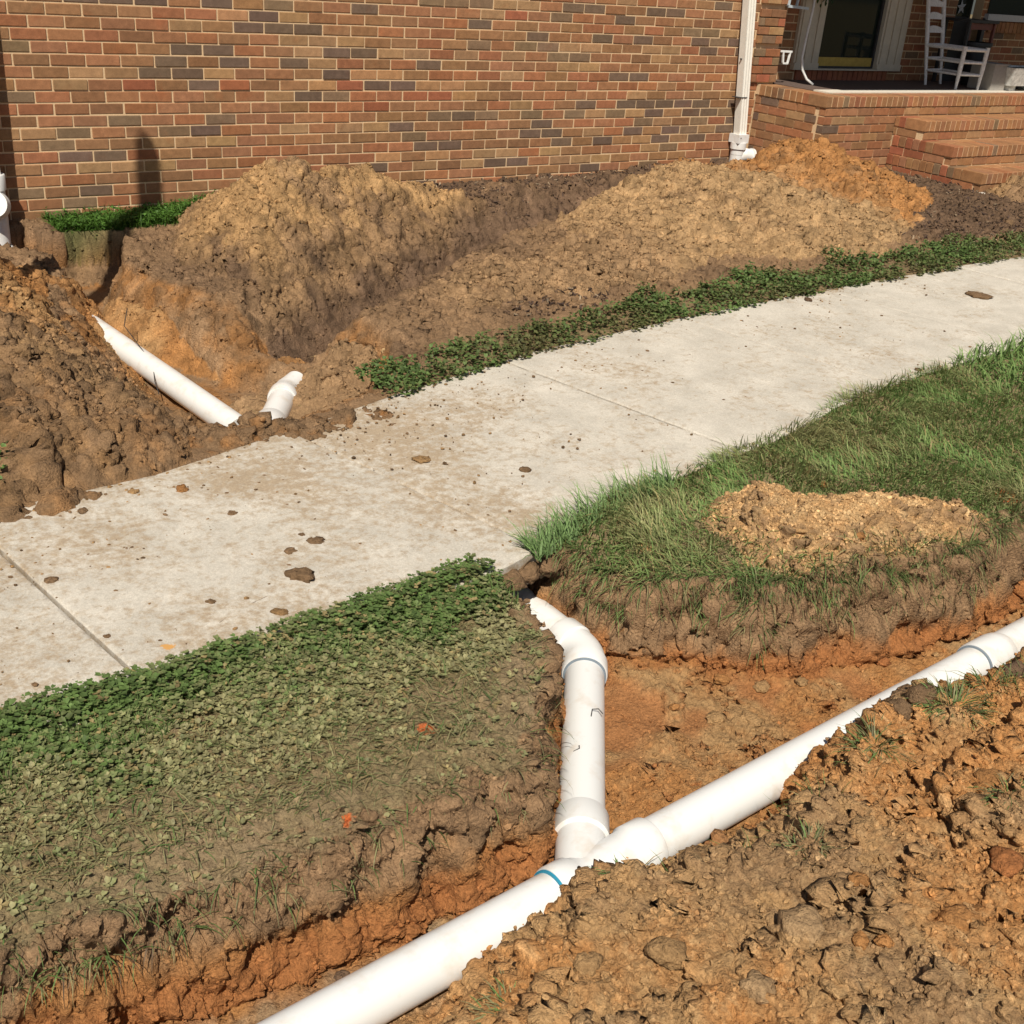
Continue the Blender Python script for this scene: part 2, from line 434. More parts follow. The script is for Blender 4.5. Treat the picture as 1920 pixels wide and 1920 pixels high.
PILES = {
    1: [(.75, -1.2, .42, .52), (1.5, -1.0, .50, .52), (2.1, -.95, .36, .45), (1.12, -1.02, .55, .62), (1.75, -.82, .40, .6), (.55, -1.32, .36, .66), (2.25, -.85, .27, .55), (.85, -1.75, .22, .7), (1.3, -1.6, .25, .6), (1.25, -1.45, .36, .6), (1.95, -1.1, .30, .52), (2.6, -.85, .24, .5), (3.1, -.5, .19, .32), (3.8, -.42, .20, .32), (4.5, -.32, .2, .32)],
    2: [(-.80, -1.95, .36, .50), (-1.0, -2.75, .33, .42), (-.62, -3.0, .20, .45), (-1.5, -2.6, .38, .3), (-.52, -1.35, .16, .6), (-.72, -3.45, .16, .5), (-1.25, -3.4, .2, .45)],
    3: [(5.45, -1.06, .54, .38), (4.5, -1.35, .36, .17), (3.7, -1.75, .27, .19), (2.75, -2.15, .19, .22), (2.1, -2.3, .15, .22), (1.5, -2.45, .11, .25), (5.0, -1.0, .33, .4)],
    4: [(.92, -5.05, .15, .2), (1.22, -5.20, .15, .22), (1.42, -5.36, .10, .22), (.82, -5.2, .08, .2)],
    5: [(-.5, -6.45, .05, .16), (.35, -6.35, .09, .16), (1.1, -6.4, .14, .18), (-.25, -6.75, .10, .15), (.8, -7.0, .15, .16), (-1.2, -6.75, .05, .16), (2.2, -6.3, .12, .2)],
    6: [(-.36, -3.54, .09, .38), (-.10, -3.55, .075, .36), (.12, -3.52, .05, .36), (.14, -3.22, .05, .4), (-.22, -3.30, .10, .4)],
    7: [(7.2, -2.1, .33, .26)],
}
FAR = [(-3.0, -3.86), (-1.9, -3.84), (-1.19, -3.80), (-.69, -3.76), (-.09, -3.58), (.47, -3.42), (1.22, -3.27), (2.29, -3.18), (3.4, -3.14), (4.6, -3.15), (5.6, -3.2), (6.8, -3.2), (8.5, -3.2)]
NEAR = [(-3.0, -5.02), (-1.48, -5.01), (-1.13, -4.98), (-.61, -4.93), (-.09, -4.86), (.17, -4.80), (.42, -4.72), (.94, -4.60), (1.45, -4.55), (2.07, -4.40), (2.58, -4.33), (3.54, -4.28), (5.0, -4.25), (6.8, -4.2), (8.5, -4.2)]
def interp_pl(pl, x): return np.interp(x, [p[0] for p in pl], [p[1] for p in pl])
C_TAN = np.array((.42, .255, .118)); C_ORANGE = np.array((.39, .188, .068)); C_RED = np.array((.30, .120, .043)); C_BROWN = np.array((.235, .146, .080))
C_DARK = np.array((.105, .066, .042)); C_GREY = np.array((.29, .205, .125)); C_LAWN = np.array((.215, .165, .088)); C_MULCH = np.array((.07, .046, .036))
C_PALE = np.array((.50, .34, .175))
def lerp(a, b, t): return a+(b-a)*t[..., None]

def terrain(xs, ys, front):
    X, Y = np.meshgrid(xs.astype(np.float32), ys.astype(np.float32))
    g = grade(X)
    big = fbm(X*1.3, Y*1.3, 1, 4)
    mid = fbm(X*6, Y*6, 2, 4)
    fine = fbm(X*28, Y*28, 3, 4, 0.6)
    H = g-0.012+0.018*big+0.008*mid
    if not front: H = np.where(Y > -3.2, H+0.02*sstep(-3.2, -2.6, Y), H)
    ledge = fbm(X*9, Y*9, 4, 3)
    if front:
        d = sdf_poly(X, Y, TRENCH)
        dj = d+0.018*ledge+0.045*np.abs(fbm(X*4, Y*4, 430, 2))-.02
        # south bank slumps, north and east faces were cut clean
        south = sstep(-5.80, -5.86, Y)*1.0
        north = (1-south)*sstep(0.05, -.15, X)
        ww = 0.050+0.115*south+0.03*np.clip(mid, 0, 1)+north*(.05+.04*np.clip(big, -1, 1))
        dj = dj-north*(.028+.02*big)*sstep(-5.3, -5.45, Y)-.12*south*sstep(.36, .1, X)
        ww = ww+.08*south*sstep(.36, .1, X)
        east = sstep(0.1, 0.5, X)*sstep(-5.62, -5.45, Y)
        ww = ww+0.07*east
        t = np.clip((dj+ww)/ww, 0, 1)
        t = t-0.10*np.sin(t*2*np.pi)*(1-south)           # steeper middle, crumbled foot
        fl = -0.285+0.014*mid-.015*sstep(-.20, -.10, d)*sstep(0, -.06, d)*north+0.03*sstep(-5.55, -5.1, Y)*sstep(-.1, .5, X)
        # trough under the pipes
        H = fl+(H-fl)*t
        # crumb apron at the foot of the walls
        H = H+0.045*sstep(-.20, -.03, d)*sstep(0.02, -.03, d)*(0.5+0.5*big)*(1-south)*(1-.85*north)
        # rim sags a little
        H = H-0.03*sstep(0.14, 0.0, d)*sstep(-.02, .02, d)*sstep(-5.80, -5.72, Y)*(0.6+mid)
        inT = sstep(0.0, -0.03, dj)
        wall = sstep(0.03, -0.01, dj)*sstep(-ww-0.05, -ww+0.01, dj)
    else:
        d = sdf_poly(X, Y, REAR)
        dj = d+0.022*ledge+0.006*fine
        ww = 0.15+0.04*np.clip(big, 0, 1)+.30*sstep(-.05, .3, X)*sstep(-2.75, -2.3, Y)*sstep(-.8, -1.2, Y)
        ww = ww+.18*sstep(-.15, -.35, X)*sstep(-.7, -1.2, Y)
        ww = ww+(.05-ww)*sstep(-1.0, -.8, Y)
        ww = np.maximum(ww, .36*sstep(-2.85, -3.15, Y))
        t = np.clip((dj+ww)/ww, 0, 1)
        fl = -0.285+0.012*mid
        H = fl+(H-fl)*t
        dv, tv = dist_polyline(X, Y, VALLEY)
        vf = np.interp(tv, np.arange(len(VALLEY)), [-.32, -.32, -.28, -.23, -.18, -.10, .08])
        dvj = dv+0.018*ledge
        nside = Y > VALY(X)
        H = np.minimum(H, vf+np.clip(dvj-0.05, 0, 9)*np.where(nside, 1.0, 1.4))
        inT = np.maximum(sstep(0.0, -0.04, dj), sstep(.22, .1, dvj)*(tv < 4))
        wall = sstep(0.02, -0.01, dj)*sstep(-ww-.05, -ww+.02, dj)
    under = sstep(.0, .04, interp_pl(NEAR, X)*-1+Y)*sstep(.0, .04, interp_pl(FAR, X)-Y)
    H = np.where(under > 0, np.minimum(H, g-.035*under), H)
    pid = np.zeros(X.shape, np.int32)
    base = H.copy()
    rough = np.zeros(X.shape, np.float32)
    for k, lst in PILES.items():
        if front != (k in (4, 5)): continue
        hp = cones(X, Y, lst)
        hp = hp+0.05*big*(k not in (4, 5))+0.022*mid
        if k == 1:
            side = X*0.44-(Y+2.55)         # keep it north of the valley
            tt_ = np.clip(dvj-0.04, 0, 9)
            hp = np.minimum(hp, np.minimum(vf+tt_*1.0, .06+tt_*.66))
            hp = np.minimum(hp, -0.32+np.clip(dj+0.20, 0, 9)*.78)
            hp = np.where(Y < VALY(X)+0.02, -1, hp)
        if k == 3:
            hp = np.minimum(hp, vf+np.clip(dvj-0.03, 0, 9)*1.25)
            hp = np.where(Y > VALY(X)-0.02, -1, hp)
            hp = hp-.10*np.exp(-((X-5.25)**2+(Y+.5)**2)/.09)-.36*np.exp(-((X-5.70)**2+(Y+.05)**2)/.14)
            hp = np.minimum(hp, grade(X)+np.clip((Y+2.78+0.12*mid+0.1*big)*0.55, -.2, 2))
        if k in (2, 6): hp = np.where(dj < -.35, -1, np.minimum(hp, -0.29+np.clip(dj+((0.34-  .20*sstep(-1.45, -1.1, Y)) if k == 2 else .22), 0, 9)*((.85+1.6*sstep(-1.45, -1.1, Y)) if k == 2 else 1.05)))
        if k == 4:
            dm = sdf_poly(X, Y, [(.69, -5.20), (.72, -4.94), (.84, -4.83), (1.02, -4.85), (1.12, -4.98), (1.24, -5.05), (1.36, -5.12), (1.6, -5.36), (1.62, -5.44), (1.35, -5.46), (1.1, -5.43), (.95, -5.43), (.80, -5.32)])
            hp = np.where((dm > .05) | (d < .012), -1, np.minimum(hp+0.02, g-0.0+np.clip(-(dm+0.025*ledge), -.1, 9)*0.75))
        if k == 5: hp = np.minimum(hp, np.where(dj < -.02, -1, -0.16-.05*sstep(.35, .1, X)+np.clip(-5.97-Y+0.05*ledge, -.05, 9)*(0.62+.35*sstep(.15, .5, X))))
        m = hp > base+0.004
        pid = np.where(m & (hp > H), k, pid)
        rough = np.maximum(rough, sstep(-0.01, 0.05, hp-base))
        H = smax(H, hp, 0.015)
    # ------------------------------------------------ clods
    lawn = np.ones(X.shape, np.float32)
    if front:
        lawn = (1-inT)*sstep(-5.82, -5.72, Y)*(1-rough)
        dirt_bare = (1-lawn)
        a = np.clip(dirt_bare, 0, 1)
        floorm = inT*(1-wall)
        smoothp = sstep(0.05, 0.45, fbm(X*3.1+4, Y*3.1, 31, 3))*floorm
        l1, i1 = lumps(X, Y, 0.095, 41, .22, .62, .6); l2, i2 = lumps(X, Y, 0.042, 51, .3, .7, .75); l3, i3 = lumps(X, Y, 0.020, 61, .3, .75, .85); l4, _ = lumps(X, Y, 0.011, 71, .35, .75, .8)
        heap = sstep(-5.86, -5.95, Y)
        l5, i5 = lumps(X, Y, .115, 46, .42, .72, .85)
        H = H+l5*.30*floorm*(1-smoothp)*sstep(-.1, .2, X)
        gy, gx = np.gradient(H, ys, xs); flat_ = sstep(2.2, .7, np.hypot(gx, gy))
        a = a*(.15+.85*flat_)
        tb = turb(X, Y, 400, 6.5, 5)
        hole = np.exp(-(fbm(X*5, Y*5, 420, 3)/.045)**2)*sstep(.0, .35, fbm(X*4+9, Y*4, 421, 2))
        H = H+a*(l1*(0.30+0.28*heap)+l2*(0.34-0.20*heap)+l3*(0.36-.22*heap)+l4*0.42)*(1-0.85*smoothp)+a*(.007+.008*heap)*tb*(1-.7*smoothp)-a*hole*(.006+.022*heap)
        H = H+lawn*(0.006*fine+0.35*l3+0.15*l2)
        cid = i1*0.3+i2*0.4+i3*0.3
        lum = np.clip(l1*9, 0, .5)+np.clip(l2*14, 0, .5)
    else:
        soil = np.maximum(rough, inT)
        bare = np.maximum(soil, sstep(.15, .4, Y-interp_pl(FAR, X)-0.12*mid))
        nearwall = sstep(-.45, -.3, Y)*sstep(1.4, 1.1, X)*(X > .0)
        bare = bare*(1-nearwall)
        a = np.clip(bare, 0.15, 1)
        floorm = inT*(1-wall)*(1-rough)
        l1, i1 = lumps(X, Y, 0.16, 42, .22, .6, .6); l2, i2 = lumps(X, Y, 0.075, 52, .3, .7, .75); l3, i3 = lumps(X, Y, 0.036, 62, .3, .75, .85); l4, _ = lumps(X, Y, 0.019, 72, .35, .75, .8)
        smoothp = floorm*0.8
        gy, gx = np.gradient(H, ys, xs); a = a*(.22+.78*sstep(1.15, .55, np.hypot(gx, gy)))
        l0, i0 = lumps(X, Y, 0.30, 43, .2, .55, .5)
        rdg = 1-np.abs(fbm(X*11, Y*11, 33, 3))
        H = H+a*rough*(l0*.30)
        a = a*(1-.72*sstep(-.08, -.19, H)*(inT > .2))
        tb = .6*turb(X, Y, 401, 5.5, 5, .66)+.5*fbm(X*9, Y*9, 402, 5, .68)
        hole = np.exp(-(fbm(X*3, Y*3, 422, 3)/.05)**2)*sstep(.0, .35, fbm(X*2.2+9, Y*2.2, 423, 2))
        H = H+a*(l1*0.52*(0.4+0.6*rough)+l2*0.42+l3*0.42+l4*0.45)*(1-0.85*smoothp)+a*0.040*tb*(1-smoothp)*(.6+.4*rough)-a*(.4+.6*rough)*hole*.06*(1-smoothp)
        cid = i1*0.3+i2*0.4+i3*0.3
        lum = np.clip(l1*6, 0, .5)+np.clip(l2*9, 0, .5)
        lawn = (1-a)
    # ------------------------------------------------ soil colours, with shade painted along the valley's north bank
    depth = g-H
    cn = fbm(X*2.2, Y*2.2, 81, 4); cf = fbm(X*14, Y*14, 82, 3); cc = fbm(X*55, Y*55, 83, 3)
    C = np.empty(X.shape+(3,), np.float32)
    if front:
        C[:] = C_LAWN
        C = lerp(C, C_GREY, np.clip(0.35+0.9*cn+0.5*cf, 0, 1)*0.6)
        # profile of the cut: dark rooty topsoil above red-orange clay
        tc = sstep(0.06, 0.16, depth+0.03*cf+0.02*cn)
        prof = lerp(np.broadcast_to(C_BROWN*0.8, C.shape), C_ORANGE*0.92, tc)
        prof = lerp(prof, C_RED, np.clip(sstep(.15, .25, depth)*(0.5+1.0*cf), 0, 0.75))
        C = lerp(C, prof, np.clip(inT*1.0, 0, 1))
        flc = lerp(np.broadcast_to(C_TAN*0.80, C.shape), C_ORANGE*0.92, np.clip(0.30+1.1*cn+.5*cf, 0, 1))
        flc = lerp(flc, C_RED*1.1, smoothp*0.7)
        west = sstep(-.2, -.5, X)
        flc = lerp(flc, C_GREY*1.05, west*np.clip(.75+cf, 0, 1)*0.8)
        C = lerp(C, flc, np.clip(floorm, 0, 1))
        hc = lerp(np.broadcast_to(C_TAN*.92, C.shape), C_ORANGE*1.08, np.clip(0.30+0.5*sstep(-.6, .7, X)+1.3*cn+.6*cf, 0, 1))
        hc = lerp(hc, C_BROWN*1.0, np.clip(-cn*1.5+0.5*cf-.2, 0, 0.6))
        hc = lerp(hc, C_PALE, np.clip(cc*0.7+cf*.4-.15, 0, .45))
        C = lerp(C, hc, heap)
        mc = lerp(np.broadcast_to(C_TAN*1.03, C.shape), C_PALE, np.clip(.2+cf, 0, 1))
        C = np.where((pid == 4)[..., None], mc, C)
        # spray-paint marks on the turf
        for px, py, r in ((-.22, -5.50, .035), (-.27, -5.46, .02), (-.92, -5.57, .02), (-.62, -5.40, .03), (1.9, -5.30, .07)):
            C = lerp(C, np.array((.62, .13, .03)), sstep(r, r*0.5, np.hypot(X-px, Y-py)+.01*cc)*0.85)
    else:
        C[:] = C_BROWN
        C = lerp(C, C_DARK, np.clip(.25+cn, 0, 1)*0.5)
        pc = np.empty_like(C)
        pc[:] = C_TAN*.84
        pc = lerp(pc, C_BROWN, np.clip(0.1+1.4*cn+.5*cf, 0, .85))
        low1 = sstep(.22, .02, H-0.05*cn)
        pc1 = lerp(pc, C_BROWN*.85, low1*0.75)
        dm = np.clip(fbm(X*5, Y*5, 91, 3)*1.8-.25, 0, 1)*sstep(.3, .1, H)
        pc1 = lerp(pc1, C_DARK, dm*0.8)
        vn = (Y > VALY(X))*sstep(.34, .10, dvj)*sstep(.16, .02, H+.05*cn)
        pc1 = lerp(pc1, C_DARK*1.3, np.clip(vn*1.1+.5*cf*vn, 0, .9))  # darkens the low north bank to read as the valley's shaded crease
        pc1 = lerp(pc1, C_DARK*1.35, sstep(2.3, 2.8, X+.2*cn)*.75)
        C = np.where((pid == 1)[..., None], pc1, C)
        near = sstep(-2.2, -2.9, Y+0.25*cn)
        pc2 = lerp(lerp(np.broadcast_to(C_ORANGE*.85, C.shape), C_TAN*.85, np.clip(.5+cn, 0, 1)), C_BROWN*.82, np.clip(near*.9+.4*cf-.1, 0, 1))
        C = np.where((pid == 2)[..., None], pc2, C)
        or3 = sstep(4.5, 5.1, X+0.3*(Y+1)+.3*cn)
        pc3 = lerp(np.broadcast_to(C_TAN*.45+np.array((.165, .11, .06)), C.shape), C_ORANGE*.9, or3)
        pc3 = lerp(pc3, C_BROWN*1.05, sstep(3.4, 2.4, X+.3*cn)*.7)
        pc3 = lerp(pc3, C_BROWN, np.clip(cf*.8+.7*cn-.2, 0, .5))
        C = np.where((pid == 3)[..., None], pc3, C)
        C = np.where((pid == 6)[..., None], lerp(np.broadcast_to(C_BROWN*.85, C.shape), C_ORANGE*.7, np.clip(cf, 0, 1)), C)
        C = np.where((pid == 7)[..., None], lerp(np.broadcast_to(C_TAN*.85, C.shape), C_BROWN, np.clip(.4+cn, 0, 1)), C)
        fl2 = lerp(np.broadcast_to(C_BROWN*1.05, C.shape), C_ORANGE*0.72, np.clip(.5+cn+.5*cf, 0, 1))
        C = np.where((pid == 0)[..., None], lerp(C, fl2, inT), C)
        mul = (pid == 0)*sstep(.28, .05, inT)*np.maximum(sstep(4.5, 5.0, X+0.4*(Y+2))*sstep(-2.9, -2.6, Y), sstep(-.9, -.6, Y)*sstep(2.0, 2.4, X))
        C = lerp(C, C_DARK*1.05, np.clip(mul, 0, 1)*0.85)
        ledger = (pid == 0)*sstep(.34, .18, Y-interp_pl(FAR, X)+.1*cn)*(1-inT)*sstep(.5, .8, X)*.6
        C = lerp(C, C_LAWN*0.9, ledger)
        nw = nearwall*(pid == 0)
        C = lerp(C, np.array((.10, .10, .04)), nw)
    C = C*(1.0+0.25*cid+0.10*cc)[..., None]
    # ------------------------------------------------ push along the normals for rugged faces
    P = np.stack([X, Y, H], -1).astype(np.float32)
    du = np.gradient(P, axis=1); dv_ = np.gradient(P, axis=0)
    Nn = np.cross(du, dv_); Nn /= (np.linalg.norm(Nn, axis=-1, keepdims=True)+1e-9)
    steep = sstep(0.85, 0.45, Nn[..., 2]) if front else sstep(0.93, 0.72, Nn[..., 2])
    idx = np.nonzero(steep.ravel() > 0.02)[0]
    Pf = P.reshape(-1, 3); q = Pf[idx]
    sc = 1.0 if front else 0.6
    def rid(f, sd): return .33-np.abs(perlin3(q[:, 0]*f*sc, q[:, 1]*f*sc, q[:, 2]*f*sc*1.25, sd))
    n3 = (rid(6, 4)*.075+rid(13, 5)*.050+rid(29, 6)*.030+rid(64, 7)*.015)/sc
    L3 = (lumps3(q, .05, 301)*.35+lumps3(q, .022, 302)*.6)*(1.0 if front else .6*(1-.6*sstep(-.10, -.2, q[:, 2])))
    n3 = n3*(1.0 if front else .40*(1-.6*sstep(-.10, -.2, q[:, 2])))+(0 if front else rid(75, 8)*.014)
    Pf[idx] = q+Nn.reshape(-1, 3)[idx]*((n3+L3)*steep.ravel()[idx])[:, None]
    if front:        # the cut is hollowed out below the root mat
        dp_ = grade(q[:, 0])-q[:, 2]
        und = np.exp(-((dp_-.105)/.04)**2)*sstep(-.1, .35, perlin(q[:, 0]*3.3, q[:, 1]*3.3, 440))*(q[:, 1] > -5.75)*steep.ravel()[idx]
        Pf[idx] -= Nn.reshape(-1, 3)[idx]*(und*.045*(1-.75*sstep(.1, .3, q[:, 0])))[:, None]
    Cf = C.reshape(-1, 3); st1 = (steep.ravel()[idx])[:, None]
    a3 = perlin3(q[:, 0]*9, q[:, 1]*9, q[:, 2]*9, 311); b3 = perlin3(q[:, 0]*30, q[:, 1]*30, q[:, 2]*30, 312)
    dep = grade(q[:, 0])-q[:, 2]
    if front:
        east_ = sstep(.1, .3, q[:, 0])
        clay = sstep(.12+.05*east_, .20+.05*east_, dep+.06*a3+.03*b3)[:, None]
        wc = C_BROWN*1.08*(.92+.35*b3[:, None])*(1-clay)+(C_ORANGE*.8*(1+.2*a3[:, None])*(1-.8*sstep(.14, .24, dep)[:, None])+C_RED*1.0*.8*sstep(.14, .24, dep)[:, None])*clay
        k5 = (pid.ravel()[idx] == 5)[:, None] | (q[:, 1:2] < -5.86)
        wc = np.where(k5, Cf[idx], wc)
    else:
        wc = Cf[idx]*np.clip(.90+.45*a3+.30*b3, .45, 1.35)[:, None]
    Cf[idx] = Cf[idx]*(1-st1)+wc*1.15*st1
    return X, Y, P, C, pid, dict(d=d, inT=inT, lawn=lawn, rough=rough, steep=steep)
_vx = np.array([p[0] for p in VALLEY]); _vy = np.array([p[1] for p in VALLEY])
def VALY(X): return np.interp(X, _vx, _vy, left=-2.6, right=0.5).astype(np.float32)
def lines(*segs):
    out = []
    for a, b, st in segs:
        n = max(2, int(round((b-a)/st))); out.append(np.linspace(a, b, n, endpoint=False))
    out.append(np.array([segs[-1][1]])); return np.concatenate(out)
FXS = lines((-2.6, -1.75, .014), (-1.75, .95, .0045), (.95, 2.1, .0075), (2.1, 4.4, .016))
FYS = lines((-7.1, -6.65, .011), (-6.65, -6.05, .0055), (-6.05, -5.72, .0045), (-5.72, -5.53, .0022), (-5.53, -5.0, .0042), (-5.0, -4.2, .0085))
RXS = lines((-2.4, -1.0, .022), (-1.0, 2.6, .0085), (2.6, 6.8, .0125), (6.8, 9.6, .03))
RYS = lines((-4.2, -3.7, .02), (-3.7, -.9, .0085), (-.9, 0.04, .012))
GROUND_PARTS = []
PILE_INFO = {
    1: ('dirt_mound', 'tall brown dirt mound heaped against the brick wall behind the trench'),
    2: ('dirt_mound', 'orange and brown dirt mound left of the rear white pipe, at the left edge'),
    3: ('dirt_mound', 'long tan and orange dirt mound below the right downspout and the porch'),
    4: ('dirt_mound', 'small low mound of pale tan crumbs lying on the long grass'),
    5: ('dirt_mound', 'wide spoil heap of cracked clay in the foreground right, leaning over the front pipe'),
    6: ('dirt_mound', 'little ridge of brown soil between the rear pipes and the pavement'),
    7: ('dirt_mound', 'low tan dirt mound beside the foot of the brick steps'),
}
GRIDS = []
pile_objs = {}
def faces_grid(ny, nx):
    i = np.arange(ny-1)[:, None]*nx+np.arange(nx-1)[None, :]
    return np.stack([i, i+1, i+nx+1, i+nx], -1).reshape(-1, 4)
gv, gf, gc, goff = [], [], [], 0
for front, xs, ys in ((True, FXS, FYS), (False, RXS, RYS)):
    X, Y, P, C, pid, inf = terrain(xs, ys, front)
    GRIDS.append((xs, ys, P[..., 2].copy(), pid, inf, C, P, inf['steep']))
    ny, nx = X.shape
    F = faces_grid(ny, nx)
    fp = pid.ravel()[F].max(1)
    V = P.reshape(-1, 3); Cc = C.reshape(-1, 3)
    for k in sorted(set(np.unique(fp))):
        sel = F[fp == k]
        used, inv = np.unique(sel, return_inverse=True)
        v, c, f = V[used], Cc[used], inv.reshape(-1, 4)
        if k == 0:
            gv.append(v); gc.append(c); gf.append(f+goff); goff += len(v)
        else:
            nm, lab = PILE_INFO[k]
            o = link(nm, mesh_np(nm, v, f, True, c), SOIL)
            tag(o, lab, 'dirt mound', 'mounds of dug-out soil')
# wide coarse sheet of ground round the worked patch
ox = np.concatenate([np.linspace(-60, -8, 14), np.linspace(-6, -2.6, 8), np.linspace(-2.0, 4.4, 12), np.linspace(5, 9.6, 8), np.linspace(11, 60, 14)])
oy = np.concatenate([np.linspace(-60, -9, 14), np.array([-8, -7.1]), np.linspace(-6.6, -4.2, 6), np.linspace(-3.6, 0.04, 8), np.linspace(1, 60, 14)])
OX, OY = np.meshgrid(ox, oy)
inside = ((OX >= -2.6) & (OX <= 4.4) & (OY >= -7.1) & (OY <= -4.2)) | ((OX >= -2.4) & (OX <= 9.6) & (OY >= -4.2) & (OY <= .04))
OZ = np.where(inside, -0.75, grade(OX)-0.03)
F = faces_grid(*OX.shape)
gv.append(np.stack([OX, OY, OZ], -1).reshape(-1, 3)); gc.append(np.tile(C_LAWN*0.8, (OX.size, 1))); gf.append(F+goff)
ground = link('ground', mesh_np('ground', np.concatenate(gv), np.concatenate(gf), True, np.concatenate(gc)), SOIL)
tag(ground, kind='structure')

def sample(G, x, y, arr):
    xs, ys = G[0], G[1]
    i = np.clip(np.searchsorted(xs, x)-1, 0, len(xs)-2); j = np.clip(np.searchsorted(ys, y)-1, 0, len(ys)-2)
    return arr[j, i]
def ground_z(x, y):
    x = np.asarray(x); y = np.asarray(y)
    a = sample(GRIDS[0], x, y, GRIDS[0][2]); b = sample(GRIDS[1], x, y, GRIDS[1][2])
    return np.where(y < -4.2, a, b)

# ================================================================== PAVEMENT
JOINTS = [(-2.62, -2.36), (-1.30, -1.115), (-.115, .175), (1.06, 1.30), (2.24, 2.45), (3.35, 3.55), (4.55, 4.7), (5.75, 5.85), (7.0, 7.0)]
pav = bpy.data.objects.new('pavement', None); COL.objects.link(pav); tag(pav, kind='structure')
def mudmask(x, y):
    m = 0.30*np.exp(-(((x+.35)/.75)**2+((y+3.85)/.38)**2))+0.26*np.exp(-(((x-.25)/.55)**2+((y+3.75)/.30)**2))
    m += 0.22*np.exp(-(((x+.25)/.35)**2+((y+4.45)/.25)**2))+0.22*np.exp(-(((x-.2)/.16)**2+((y+4.62)/.16)**2))
    m += 0.25*np.exp(-(((x+1.35)/.28)**2+((y+4.25)/.3)**2))+0.12*np.exp(-(((x-.9)/.5)**2+((y+3.6)/.25)**2))
    m += 0.10*np.exp(-(((x-1.6)/1.2)**2+((y+4.0)/.4)**2))+0.16*np.exp(-(((x+.75)/.3)**2+((y+4.85)/.08)**2))
    m += 0.18*np.exp(-((y-interp_pl(NEAR, x))/.05)**2)+0.14*np.exp(-((y-interp_pl(FAR, x))/.06)**2)
    return m*.62+0.20*fbm(x*2.4, y*2.4, 120, 4)+.10*sstep(1.0, .2, x)
for s in range(len(JOINTS)-1):
    (fa, na), (fb, nb) = JOINTS[s], JOINTS[s+1]
    gap = 0.0045
    fine_s = s < 3
    nu, nv = (110, 100) if fine_s else (60, 60)
    U = np.concatenate([[0, .004], np.linspace(.012, .988, nu-4), [.996, 1]]); Vv = np.concatenate([[0, .006], np.linspace(.02, .98, nv-4), [.994, 1]])
    UU, VV = np.meshgrid(U, Vv)
    xf = fa+gap+(fb-fa-2*gap)*UU; xn = na+gap+(nb-na-2*gap)*UU
    yf = interp_pl(FAR, xf); yn = interp_pl(NEAR, xn)
    x = xn+(xf-xn)*VV; y = yn+(yf-yn)*VV
    edge = np.minimum(np.minimum(UU, 1-UU)*1.18, np.minimum(VV, 1-VV)*1.0)
    z = grade(x)+0.002-0.006*sstep(0.006, 0.0, edge)+0.0018*fbm(x*9, y*9, 130, 3)+0.0012*perlin(x*60, y*60, 131)
    z = z+(0.0, .003, -.002, .002, 0, -.003, .001, 0)[s]
    ny, nx = x.shape
    top = np.stack([x, y, z], -1).reshape(-1, 3)
    orange = np.exp(-(((x+1.02)/.035)**2+((y+4.79)/.028)**2))*0.62
    c = np.zeros((len(top), 3), np.float32); c[:, 0] = mudmask(x, y).ravel(); c[:, 1] = orange.ravel()
    F = faces_grid(ny, nx)
    ring = np.concatenate([np.arange(nx), np.arange(1, ny)*nx+nx-1, (ny-1)*nx+np.arange(nx-2, -1, -1), np.arange(ny-2, 0, -1)*nx])
    bot = top[ring].copy(); bot[:, 2] -= 0.105
    nb_ = len(top); n = len(ring)
    k = np.arange(n)
    sidef = np.stack([ring[(k+1) % n], ring[k], nb_+k, nb_+(k+1) % n], -1)
    V = np.concatenate([top, bot]); cc = np.concatenate([c, c[ring]*0+np.array([1.1, 0, 0])])
    me = mesh_np('slab', V, np.concatenate([F, sidef]), True, cc)
    if hasattr(me, 'set_sharp_from_angle'): me.set_sharp_from_angle(angle=math.radians(40))
    link('slab', me, CONCRETE, pav)
padm = MB().box(6.75, 9.4, -2.7, -1.74, 0.05, 0.192)
po = padm.build('slab', CONCRETE, pav)

